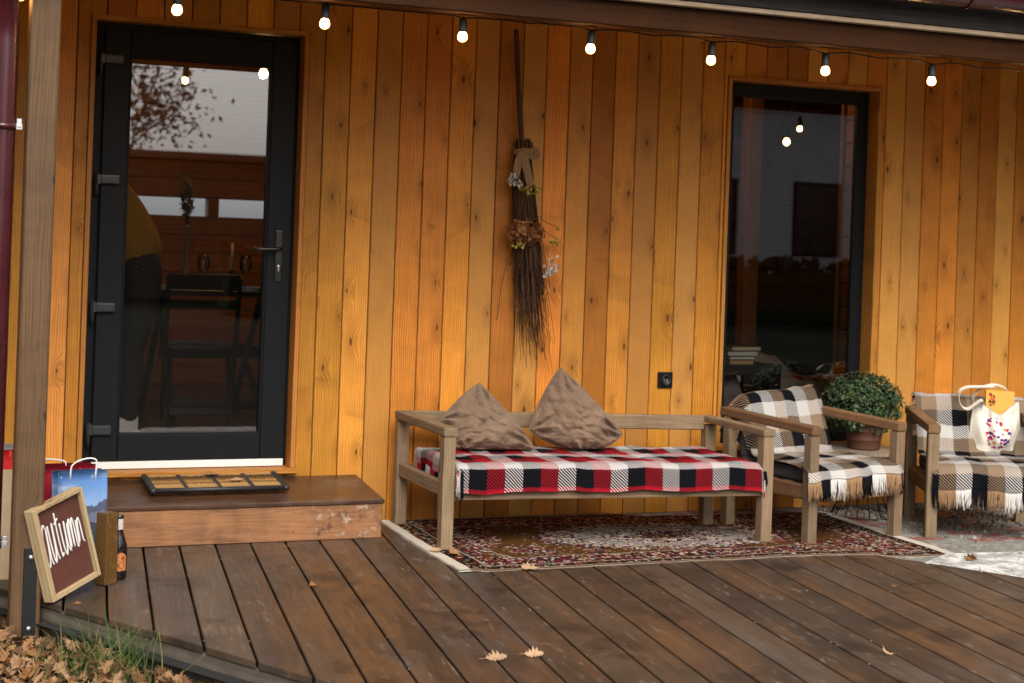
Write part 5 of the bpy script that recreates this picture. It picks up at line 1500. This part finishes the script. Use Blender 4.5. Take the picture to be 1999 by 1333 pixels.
ceiling_lamp(2.19, 1.9, 2.33, 'black ceiling lamp glowing at the top right of the glazed door', M['bulb_in'])
ceiling_lamp(4.45, .9, 2.38, 'added ceiling lamp above the stacked books, hidden from view to brighten the room', M['bulb_fill'])  # added fill lamp, out of view, lights the wall end and shelf
ceiling_lamp(5.98, 2.2, 2.15, 'small added pendant standing in for a second bulb reflection in the window', M['reflection_dot'])  # stands in for the double pane's second reflection of a string bulb

ceiling_lamp(1.03, .55, 2.38, 'added ceiling lamp hidden behind the hinge side of the door to light the person', M['bulb_fill'])  # added fill lamp behind the door trim, lights person and floor
# a person stands just inside the door, bending away to the left
def skin_body(nodes, edges, root=0, lvl=2):
    me = bpy.data.meshes.new('tmp'); me.from_pydata([n_[0] for n_ in nodes], edges, [])
    o = bpy.data.objects.new('tmp', me); COL.objects.link(o)
    md = o.modifiers.new('skin', 'SKIN'); md.use_smooth_shade = True
    for i, v in enumerate(me.skin_vertices[0].data):
        r_ = nodes[i][1]; v.radius = r_ if isinstance(r_, tuple) else (r_, r_); v.use_root = (i == root)
    sb = o.modifiers.new('sub', 'SUBSURF'); sb.levels = lvl; sb.render_levels = lvl
    dg = bpy.context.evaluated_depsgraph_get(); ev = o.evaluated_get(dg)
    m2 = ev.to_mesh(); vs = [v.co.copy() for v in m2.vertices]; fs = [tuple(p.vertices) for p in m2.polygons]
    ev.to_mesh_clear(); bpy.data.objects.remove(o); bpy.data.meshes.remove(me)
    return vs, fs
PX, PY = 1.455, 1.48
pr_ = thing('person', (1.42, 1.48, FZ), 'person in mustard sweater, black jeans and white sneakers bending away just inside the door', 'person')
mskin = plain('skin', (.45, .26, .18), .55, mott=.06)
J = {}
def P_(x, y, z): return (PX + x, PY + y, FZ + z)
bn = [(P_(0, 0, .94), (.135, .115)), (P_(-.04, 0, 1.06), (.12, .10)), (P_(-.12, 0, 1.22), (.135, .10)), (P_(-.20, 0, 1.37), (.13, .09)), (P_(-.27, 0, 1.46), .055), (P_(-.315, 0, 1.53), .06), (P_(-.36, 0, 1.61), (.082, .092)), (P_(-.375, 0, 1.68), (.078, .088)),
      (P_(.0, -.09, .86), .088), (P_(-.06, -.10, .47), .060), (P_(-.065, -.10, .09), .042), (P_(-.20, -.11, .03), .032),
      (P_(.0, .09, .86), .088), (P_(-.08, .10, .47), .060), (P_(-.10, .10, .09), .042), (P_(-.235, .11, .03), .032),
      (P_(-.235, -.17, 1.36), .052), (P_(-.36, -.22, 1.12), .041), (P_(-.55, -.16, 1.0), .030), (P_(-.61, -.14, .98), (.036, .016)),
      (P_(-.235, .17, 1.36), .052), (P_(-.34, .22, 1.12), .041), (P_(-.54, .16, 1.02), .030), (P_(-.60, .14, 1.0), (.036, .016))]
be = [(0, 1), (1, 2), (2, 3), (3, 4), (4, 5), (5, 6), (6, 7), (0, 8), (8, 9), (9, 10), (10, 11), (0, 12), (12, 13), (13, 14), (14, 15), (3, 16), (16, 17), (17, 18), (18, 19), (3, 20), (20, 21), (21, 22), (22, 23)]
for hnd_i, sy in ((19, 1), (23, -1)):
    base = Vector(bn[hnd_i][0])
    for f in range(4):
        a = len(bn); off = (f - 1.5) * .019
        for k, (dx, dz) in enumerate(((-.03, -.004), (-.06, -.016), (-.083, -.036))):
            bn.append((tuple(base + Vector((dx * (1 - .12 * abs(f - 1.2)), off, dz))), .0085 - .001 * k)); be.append((hnd_i if k == 0 else a + k - 1, a + k))
    a = len(bn); bn.append((tuple(base + Vector((.012, sy * .034, -.012))), .010)); be.append((hnd_i, a)); bn.append((tuple(base + Vector((-.022, sy * .046, -.026))), .0085)); be.append((a, a + 1))
vs_b, fs_b = skin_body(bn, be)
m = MB(); m.raw(vs_b, fs_b, smooth=True); m.build('body', mskin, pr_)
# face and hair (head looks left and down)
hc = Vector(P_(-.37, 0, 1.645)); fdir = Vector((-.85, -.05, -.45)).normalized(); fup = Vector((-.42, 0, .9)); fup = (fup - fdir * fup.dot(fdir)).normalized(); fl_ = fup.cross(fdir)
def face(mb):
    for s in (-1, 1):
        mb.lathe([(.001, -.011), (.008, -.008), (.011, 0), (.008, .008), (.001, .011)], hc + fdir * .083 + fl_ * (.031 * s) + fup * .005, 10)
part('eyes', plain('eye_white', (.6, .6, .58), .2), pr_, face)
def nosef(mb): 
    mb.tube([hc + fdir * .088 + fup * .01, hc + fdir * .106 - fup * .025, hc + fdir * .086 - fup * .035], [.007, .011, .008], 8)
    mb.tube([hc + fdir * .084 - fup * .058 + fl_ * .024, hc + fdir * .093 - fup * .056, hc + fdir * .084 - fup * .058 - fl_ * .024], [.003, .006, .003], 8)
    for s in (-1, 1): mb.tube([hc + fl_ * .082 * s + fup * .02, hc + fl_ * .092 * s - fdir * .012, hc + fl_ * .084 * s - fup * .03], [.006, .013, .007], 8)
part('face_features', mskin, pr_, nosef)
def hairf(mb):
    def fn(u, v):
        th = u * 2 * math.pi; ph = v * 1.9
        d = fup * math.cos(ph) + (fdir * math.cos(th) + fl_ * math.sin(th)) * math.sin(ph)
        cut = 1 if d.dot(fdir) < .45 else .86
        return hc + Vector((0, 0, .02)) + d * (.108 * cut + .006 * nz(d.x * 20, d.y * 20, d.z * 20))
    mb.grid(40, 22, fn, thick=.004)
    mb.tube([hc - fdir * .09 - fup * .0, hc - fdir * .115 - fup * .10, hc - fdir * .10 - fup * .22, hc - fdir * .09 - fup * .30], [.05, .048, .035, .012], 12)
part('hair', plain('brown_hair', (.05, .028, .016), .6, mott=.4, scale=60), pr_, hairf)
sw = [(P_(.015, 0, .89), (.168, .158)), (P_(-.045, 0, 1.09), (.150, .135)), (P_(-.12, 0, 1.22), (.158, .128)), (P_(-.20, 0, 1.37), (.15, .11)), (P_(-.262, 0, 1.45), .068),
      (P_(-.235, -.17, 1.36), .070), (P_(-.36, -.22, 1.12), .056), (P_(-.525, -.168, 1.015), .044), (P_(-.235, .17, 1.36), .070), (P_(-.34, .22, 1.12), .056), (P_(-.515, .168, 1.035), .044)]
vs_s, fs_s = skin_body(sw, [(0, 1), (1, 2), (2, 3), (3, 4), (3, 5), (5, 6), (6, 7), (3, 8), (8, 9), (9, 10)])
m = MB(); m.raw(vs_s, fs_s, smooth=True); m.build('sweater', plain('mustard_knit', (.30, .165, .012), .95, mott=.3, scale=90, bump=.4), pr_)
jn = [(P_(-.04, 0, 1.07), (.135, .12)), (P_(.02, 0, .90), (.152, .142)), (P_(.01, -.09, .82), .104), (P_(-.06, -.10, .47), .076), (P_(-.065, -.10, .055), .056), (P_(.01, .09, .82), .104), (P_(-.08, .10, .47), .076), (P_(-.10, .10, .055), .056)]
vs_j, fs_j = skin_body(jn, [(0, 1), (1, 2), (2, 3), (3, 4), (1, 5), (5, 6), (6, 7)])
m = MB(); m.raw(vs_j, fs_j, smooth=True); m.build('jeans', plain('black_denim', (.010, .010, .012), .85, mott=.2, scale=60), pr_)
def riv(mb):
    for x, z in ((-.055, .915), (.005, .90)): mb.lathe([(.005, 0), (.004, .003)], P_(x, -.158, z), 8, Matrix.Rotation(R(90), 3, 'X'))
part('rivets', M['steel'], pr_, riv)
for sx, sy in ((-.07, -.10), (-.105, .10)):
    def shoe(mb):
        def fn(u, v):
            t = u; x = .055 - .27 * t
            w_ = .041 + .010 * math.sin(t * 3.14) - .020 * max(0, t - .8) / .2 - .008 * max(0, .12 - t) / .12
            hh = .105 if t < .28 else .105 - .062 * min(1, (t - .28) / .45)
            if t > .9: hh *= 1 - 3 * (t - .9) 
            a = v * math.pi
            return P_(sx + x, sy + w_ * math.cos(a), .012 + hh * max(0, math.sin(a)) ** .6)
        mb.grid(26, 16, fn, thick=.003)
        mb.tube([P_(sx + .058 * 1 - .272 * t, sy + s_ * (.043 + .010 * math.sin(t * 3.14) - .02 * max(0, t - .8) / .2), .013) for s_, ts in ((-1, [i / 10 for i in range(11)]), (1, [1 - i / 10 for i in range(11)])) for t in ts], .013, 8, closed=True)
    part('sneaker', plain('white_sneaker', (.66, .63, .60), .6, mott=.08), pr_, shoe)
# behind the window: shelf, books, throw, sofa
sh = thing('black_shelf', (4.62, .52, FZ), 'open black cube shelf just inside the window under the stacked books', 'shelf')
def shf(mb):
    x0, x1, y0, y1, z0, z1 = 4.36, 4.885, .40, .72, FZ, .722; t_ = .055
    mb.box(((x0 + x1) / 2, (y0 + y1) / 2, z1 - t_ / 2), (x1 - x0, y1 - y0, t_), bev=.003); mb.box(((x0 + x1) / 2, (y0 + y1) / 2, z0 + t_ / 2), (x1 - x0, y1 - y0, t_), bev=.003)
    mb.box((x1 - .04, (y0 + y1) / 2, (z0 + z1) / 2), (.08, y1 - y0 - .004, z1 - z0 - 2 * t_), bev=.003); mb.box((x0 + .03, (y0 + y1) / 2, (z0 + z1) / 2), (.06, y1 - y0 - .004, z1 - z0 - 2 * t_), bev=.003)
part('carcass', M['black'], sh, shf)
zb = .722
for k, (w_, d_, t_, colr, dx, rz, lb) in enumerate(((.165, .13, .028, (.42, .25, .10), 0, 4, 'tan covered book, lowest of the stack on the black shelf'), (.165, .13, .020, (.55, .48, .36), .004, 2, 'thin cream book, second from the bottom of the stack on the black shelf'), (.19, .13, .030, (.50, .46, .36), .012, -2, 'thick cream book, second from the top of the stack on the black shelf'), (.20, .13, .026, (.50, .38, .22), .028, 5, 'beige book with dark red cover, topmost of the stack on the black shelf'))):
    t = thing('book', (4.64 + dx, .50, zb), lb, 'book', 'books stacked on the black shelf', R(rz))
    part('pages', plain('paper_pages', colr, .9, mott=.1, scale=80), t, lambda mb: mb.box((0, 0, t_ / 2), (w_ - .006, d_ - .004, t_ - .006), bev=.001), world=False)
    part('cover', plain('dark_book_cover', (.05, .022, .015), .6), t, lambda mb: (mb.box((0, 0, .0015), (w_, d_, .003), bev=0), mb.box((0, 0, t_ - .0015), (w_, d_, .003), bev=0), mb.box((0, d_ / 2, t_ / 2), (w_, .003, t_ - .006), bev=0)), world=False)
    zb += t_
def heap(cx, cy, cz, rx, ry, rz_, seed, amp):
    def fn(u, v):
        a = u * 2 * math.pi; r_ = v; 
        x = cx + rx * r_ * math.cos(a); y = cy + ry * r_ * math.sin(a)
        z = cz + rz_ * (1 - r_ ** 2.4) * (1 + amp * nz(x * 7, y * 7, seed)) + .02 * nz(x * 20, y * 20, seed)
        return (x, y, max(z, cz))
    return fn
m = MB(); m.grid(48, 20, heap(4.62, .55, FZ + .057, .20, .14, .30, 2, .6), lambda u, v: (u, v, 0)); tag(m.build('fur_blanket', plain('brown_grey_fur', (.17, .13, .115), .95, mott=.5, scale=18, bump=.8)), 'brown grey fur blanket stuffed inside the black shelf', 'blanket')
so_ = thing('low_sofa', (5.6, 1.3, FZ), 'dark low sofa heaped with a red and cream blanket behind the window', 'sofa')
part('seat', plain('dark_sofa_cloth', (.02, .02, .022), .9), so_, lambda mb: mb.box((5.9, 1.35, .40), (1.7, .8, .28), bev=.05, seg=3))
part('backrest', bpy.data.materials['dark_sofa_cloth'], so_, lambda mb: mb.box((5.9, 1.85, .62), (1.7, .22, .70), bev=.05, seg=3))
n = N('cream_red_blanket'); g_ = n.attr('g').outputs['Vector']; u_, v_, w_ = n.xyz(g_)
mm = n.mul(n.math('GREATER_THAN', n.math('FRACT', n.mul(u_, 4.2)), .72), n.math('GREATER_THAN', n.math('FRACT', n.mul(v_, 5.0)), .60))
mbl = n.bsdf(n.mix(mm, (.42, .39, .33), (.36, .012, .02)), .95, 0, n.bump(n.noise(g_, 9, 4), .6, .02), .1)
m = MB()
def bl(u, v):
    x = 4.95 + u * 1.15; y = .86 + v * .75
    z = .545 + .20 * math.exp(-((x - 5.18) / .28) ** 2 - ((y - 1.25) / .22) ** 2) + .05 * nz(x * 4, y * 4, 5) + .025 * nz(x * 10, y * 10, 2)
    if v < .12: z -= (.12 - v) * 1.8
    return (x, y, z)
m.grid(60, 50, bl, lambda u, v: (u * 1.15, v * .75, 0), thick=.008); tag(m.build('checked_sofa_blanket', mbl), 'cream blanket with red squares heaped on the sofa behind the window', 'blanket')

# ------------------------------------------------------------------ across the yard (what the panes mirror, and greenery added to block light)
hs_ = thing('neighbour_house', (20, -22, -.15), 'plain grey rendered house across the yard mirrored in the window', 'house')
part('wall', plain('grey_render', (.55, .56, .56), .9, mott=.2, scale=2), hs_, lambda mb: (mb.box((21, -24, 2.3), (13, 4, 4.9), bev=.02)))
part('roof', plain('dark_roof_tiles', (.06, .045, .04), .8), hs_, lambda mb: mb.prism([(-2.7, 0), (2.7, 0), (0, 1.9)], -7, 7, off=(21, -24, 4.75), M=Matrix(((0, 0, 1), (1, 0, 0), (0, 1, 0)))))
for x in (16.6, 19.2, 22.4, 25.2):
    wn = part('window', M['anth'], hs_, lambda mb: frame_ring(mb, x - .6, x + .6, 1.2, 2.8, .07, -22.02, -21.95))
    part('pane', plain('dark_pane', (.02, .022, .025), .1) if x == 16.6 else bpy.data.materials['dark_pane'], wn, lambda mb: mb.box((x, -21.99, 2.0), (1.06, .02, 1.46), bev=0))
shd = thing('garden_shed', (9.5, -26, -.15), 'long low dark shed across the yard mirrored in the door', 'shed')
part('wall', plain('dark_boarding', (.07, .045, .03), .85), shd, lambda mb: mb.box((8.5, -27.5, 1.3), (9, 3, 2.9), bev=.02))
part('roof', bpy.data.materials['dark_roof_tiles'], shd, lambda mb: mb.box((8.5, -27.5, 2.84), (9.5, 3.6, .16), bev=.02))
mfol = strands('autumn_foliage', [(.03, .026, .018), (.045, .034, .02), (.022, .022, .014), (.06, .04, .02)])
mbark = plain('grey_bark', (.09, .075, .06), .9, mott=.4, scale=6, bump=.5)
def tree(x, y, h_, cr, n_leaf, label, seed, zc=.62, lsize=.09):
    t = thing('tree', (x, y, -.15), label, 'tree', 'trees across the yard'); rg = random.Random(seed)
    tips = []
    def trunk(mb):
        def branch(p, d, L, r_, lv):
            pts = [p]; q = p.copy(); dd = d.copy()
            for k in range(4):
                dd = (dd + Vector((rg.gauss(0, .16), rg.gauss(0, .16), .05))).normalized(); q = q + dd * (L / 4); pts.append(q.copy())
            mb.tube(pts, [r_ * (1 - .14 * k) for k in range(5)], 6, rnd=.5)
            if lv == 0: tips.extend(pts[2:]); return
            for b in range(3 if lv > 1 else 4):
                a = rg.uniform(0, 6.28); s_ = rg.uniform(.45, .95); k = rg.choice([2, 3, 4, 4])
                nd = (dd + Vector((math.cos(a) * s_, math.sin(a) * s_, rg.uniform(-.1, .5)))).normalized()
                branch(pts[k], nd, L * rg.uniform(.55, .8), r_ * .52, lv - 1)
        branch(Vector((x, y, -.2)), Vector((0, 0, 1)), h_ * .42, .03 * h_ * .6, 3)
    part('trunk', mbark, t, trunk)
    def crown(mb):
        for i in range(n_leaf):
            p = rg.choice(tips) + Vector((rg.gauss(0, 1), rg.gauss(0, 1), rg.gauss(0, .8))) * (.075 * h_)
            a = Vector((rg.gauss(0, 1), rg.gauss(0, 1), rg.gauss(0, 1))).normalized(); b = a.orthogonal().normalized(); s_ = lsize * rg.uniform(.6, 1.4)
            mb.raw([p - a * s_, p + b * s_ * .5, p + a * s_, p - b * s_ * .5], [(0, 1, 2, 3)], rnd=rg.random())
    part('crown', mfol, t, crown)
tree(3.15, -19, 4.7, 1.6, 2300, 'thin half bare autumn tree across the yard mirrored at the left of the door', 3, lsize=.05)
tree(13.2, -17.5, 6.0, 1.8, 1800, 'thin autumn tree in front of the grey house across the yard', 11)
tree(-6, -24, 7.5, 2.4, 2200, 'taller autumn tree at the far left of the yard', 21)
tree(-13, -14, 8, 2.4, 2200, 'tall autumn tree off to the left side of the yard', 5)
tree(1.6, 17.5, 6.5, 2.0, 2600, 'bushy autumn tree behind the cabin glimpsed through its back windows', 8)
tree(6.5, 19, 6.5, 2.0, 2600, 'second autumn tree behind the cabin seen right of the first', 9)
hg_ = thing('hedge', (10, -16, -.15), 'low dark clipped hedge in front of the grey house across the yard', 'hedge')
def hedge(mb):
    rg = random.Random(4)
    mb.box((16, -20.3, .35), (20, .7, 1.0), bev=.05, rnd=.3)
    for i in range(3600):
        p = Vector((rg.uniform(6, 26), -20.3 + rg.uniform(-.45, .45), -.15 + 1.25 * rg.random() ** .6))
        a = Vector((rg.gauss(0, 1), rg.gauss(0, 1), rg.gauss(0, 1))).normalized(); b = a.orthogonal().normalized(); s_ = .13 * rg.uniform(.6, 1.4)
        mb.raw([p - a * s_, p + b * s_ * .6, p + a * s_, p - b * s_ * .6], [(0, 1, 2, 3)], rnd=rg.random())
part('foliage', strands('hedge_leaves', [(.02, .03, .01), (.03, .045, .015), (.018, .025, .01)]), hg_, hedge)

def fir(x, y, h_, r_, label, seed):  # added firs that cut off low sky light to darken the upper wall
    t = thing('added_fir_tree', (x, y, -.15), label, 'tree', 'firs added round the yard to block low sky'); rg = random.Random(seed)
    part('trunk', mbark, t, lambda mb: mb.tube([(x, y, -.2), (x, y, h_ * .5), (x, y, h_ * .97)], [.02 * h_, .013 * h_, .003 * h_], 8))
    def crown(mb):
        mb.lathe([(.0, .5), (r_ * .62, .5), (r_ * .45, h_ * .35), (r_ * .22, h_ * .68), (.02, h_ * .95)], (x, y, -.15), 12, rnd=.05, cap=False)  # solid inner cone so the crown really blocks light
        for i in range(1500):
            z = h_ * (.03 + .95 * rg.random() ** 1.25); k = 1 - z / h_; a = rg.uniform(0, 6.28)
            q = r_ * (k * .95 + .04) * (.6 + .5 * rg.random()) * (1 + .25 * math.sin(z * 5 + seed))
            c = Vector((x + q * math.cos(a), y + q * math.sin(a), z)); s_ = .32 * rg.uniform(.5, 1.3)
            o_ = Vector((math.cos(a), math.sin(a), -.35)); sd_ = Vector((-math.sin(a), math.cos(a), rg.uniform(-.3, .3)))
            mb.raw([c - o_ * s_ * .5, c + sd_ * s_ * .45, c + o_ * s_ * .9, c - sd_ * s_ * .45], [(0, 1, 2, 3)], rnd=rg.random())
    part('crown', mfir, t, crown)
mfir = strands('fir_needles', [(.014, .024, .010), (.020, .034, .014), (.012, .020, .009), (.026, .038, .016)])
for k_, (x, y, h_, r_, lb) in enumerate(((-4, -29, 11, 3.2, 'added dark fir left of the gap in the trees across the yard'), (-10, -27, 12, 3.4, 'added tall dark fir, second left of the gap across the yard'), (-16, -23, 11, 3.3, 'added dark fir at the back left of the yard'), (-21, -17, 12, 3.6, 'added tall dark fir at the far left of the yard'), (-24, -9, 11, 3.4, 'added dark fir at the left edge of the yard'), (14.5, -31, 12, 3.4, 'added dark fir just right of the gap across the yard'), (30, -20, 12, 3.6, 'added tall dark fir right of the grey house'), (33, -12, 11, 3.5, 'added dark fir at the right edge of the yard'), (20, -30, 13, 3.8, 'added tall dark fir behind the grey house'), (26, -29, 12, 3.6, 'added dark fir behind the right end of the grey house'), (-27, -1, 11, 3.4, 'added dark fir beside the cabin, far to the left'), (34, -4, 11, 3.4, 'added dark fir beside the cabin, far to the right'))):
    fir(x, y, h_, r_, lb, k_)

th = thing('added_thuja_hedge', (8.2, -2.6, -.15), 'added out-of-view thuja hedge shading the right end of the cabin wall', 'hedge')
def thuja(mb):  # unseen hedge added to darken the right part of the wall
    rg = random.Random(31)
    P0 = Vector((6.75, -.35)); P1 = Vector((9.9, -4.7)); D = (P1 - P0); Lh = D.length; D.normalize(); Nn = Vector((-D.y, D.x))
    if Nn.x < 0: Nn = -Nn
    a_, b_ = P0 + Nn * .45, P1 + Nn * .45
    mb.bar((a_.x, a_.y, 1.35), (b_.x, b_.y, 1.35), .5, 2.9, up=(0, 0, 1), bev=.1, rnd=.05)
    for i in range(7000):
        t = rg.random() * Lh; q = P0 + D * t + Nn * (.45 + rg.uniform(-.42, .42)); z = -.12 + 3.15 * rg.random()
        a = Vector((rg.gauss(0, .5), rg.gauss(0, .5), 1)).normalized(); b = a.orthogonal().normalized(); b = Matrix.Rotation(rg.uniform(0, 6.28), 3, a) @ b; s_ = .075 * rg.uniform(.6, 1.4); p = Vector((q.x, q.y, z))
        mb.raw([p - a * s_, p + b * s_ * .5, p + a * s_, p - b * s_ * .5], [(0, 1, 2, 3)], rnd=rg.random())
part('foliage', mfir, th, thuja)
EXPO = 0.42
# ------------------------------------------------------------------ camera, light, render
cam = bpy.data.cameras.new('camera'); co = bpy.data.objects.new('camera', cam); COL.objects.link(co)
yaw, roll = .3875, .0355
fwd = Vector((math.sin(yaw), math.cos(yaw), 0)); rt = Vector((math.cos(yaw), -math.sin(yaw), 0)); dn = fwd.cross(rt)
c_, s_ = math.cos(roll), math.sin(roll)
r2 = rt * c_ - dn * s_; d2 = rt * s_ + dn * c_
mw = Matrix.Identity(4)
for i in range(3):
    mw[i][0] = r2[i]; mw[i][1] = -d2[i]; mw[i][2] = -fwd[i]
mw.translation = Vector((0, -7.448, 1.4)); co.matrix_world = mw
cam.sensor_fit = 'HORIZONTAL'; cam.sensor_width = 36; cam.lens = 3130 / 1999 * 36
cam.shift_x = (999.5 - 1000) / 1999; cam.shift_y = -(666.5 - 461.6) / 1999
cam.clip_start = .05; cam.clip_end = 500
cam.dof.use_dof = True; cam.dof.focus_distance = 6.75; cam.dof.aperture_fstop = 3.2
sc.camera = co
w = bpy.data.worlds.new('World'); sc.world = w; w.use_nodes = True
nt = w.node_tree; nt.nodes.clear()
ou = nt.nodes.new('ShaderNodeOutputWorld'); bg = nt.nodes.new('ShaderNodeBackground'); sky = nt.nodes.new('ShaderNodeTexSky')
sky.sky_type = 'NISHITA'; sky.sun_disc = False; sky.sun_elevation = R(43); sky.sun_rotation = R(178); sky.dust_density = 4; sky.air_density = 1.2
hs = nt.nodes.new('ShaderNodeHueSaturation'); hs.inputs['Saturation'].default_value = .22
nt.links.new(sky.outputs[0], hs.inputs['Color'])
cl_ = nt.nodes.new('ShaderNodeMix'); cl_.data_type = 'RGBA'; cl_.blend_type = 'ADD'; cl_.inputs[0].default_value = 1
nt.links.new(hs.outputs[0], cl_.inputs[6]); cl_.inputs[7].default_value = (.85, .85, .89, 1)     # even cloud cover
nt.links.new(cl_.outputs[2], bg.inputs[0]); bg.inputs[1].default_value = .15
nt.links.new(bg.outputs[0], ou.inputs[0])
sl = bpy.data.lights.new('sun', 'SUN'); sl.energy = 2.1; sl.angle = R(30); sl.color = (1, .95, .88)
so = bpy.data.objects.new('sun', sl); COL.objects.link(so)
az = R(196)
sd = Vector((math.sin(az) * math.cos(R(43)), math.cos(az) * math.cos(R(43)), math.sin(R(43))))
so.rotation_euler = sd.to_track_quat('Z', 'Y').to_euler(); so.location = (0, -6, 6)
vs_ = sc.view_settings; sc.display_settings.display_device = 'sRGB'
vs_.view_transform = 'Standard'; vs_.look = 'None'; vs_.gamma = 1; vs_.exposure = EXPO; vs_.use_curve_mapping = False
cy = sc.cycles
cy.use_denoising = True
try: cy.denoiser = 'OPENIMAGEDENOISE'
except Exception: pass
cy.max_bounces = 8; cy.diffuse_bounces = 3; cy.glossy_bounces = 4; cy.transmission_bounces = 6; cy.transparent_max_bounces = 12
cy.sample_clamp_indirect = 6; cy.caustics_reflective = False; cy.caustics_refractive = False
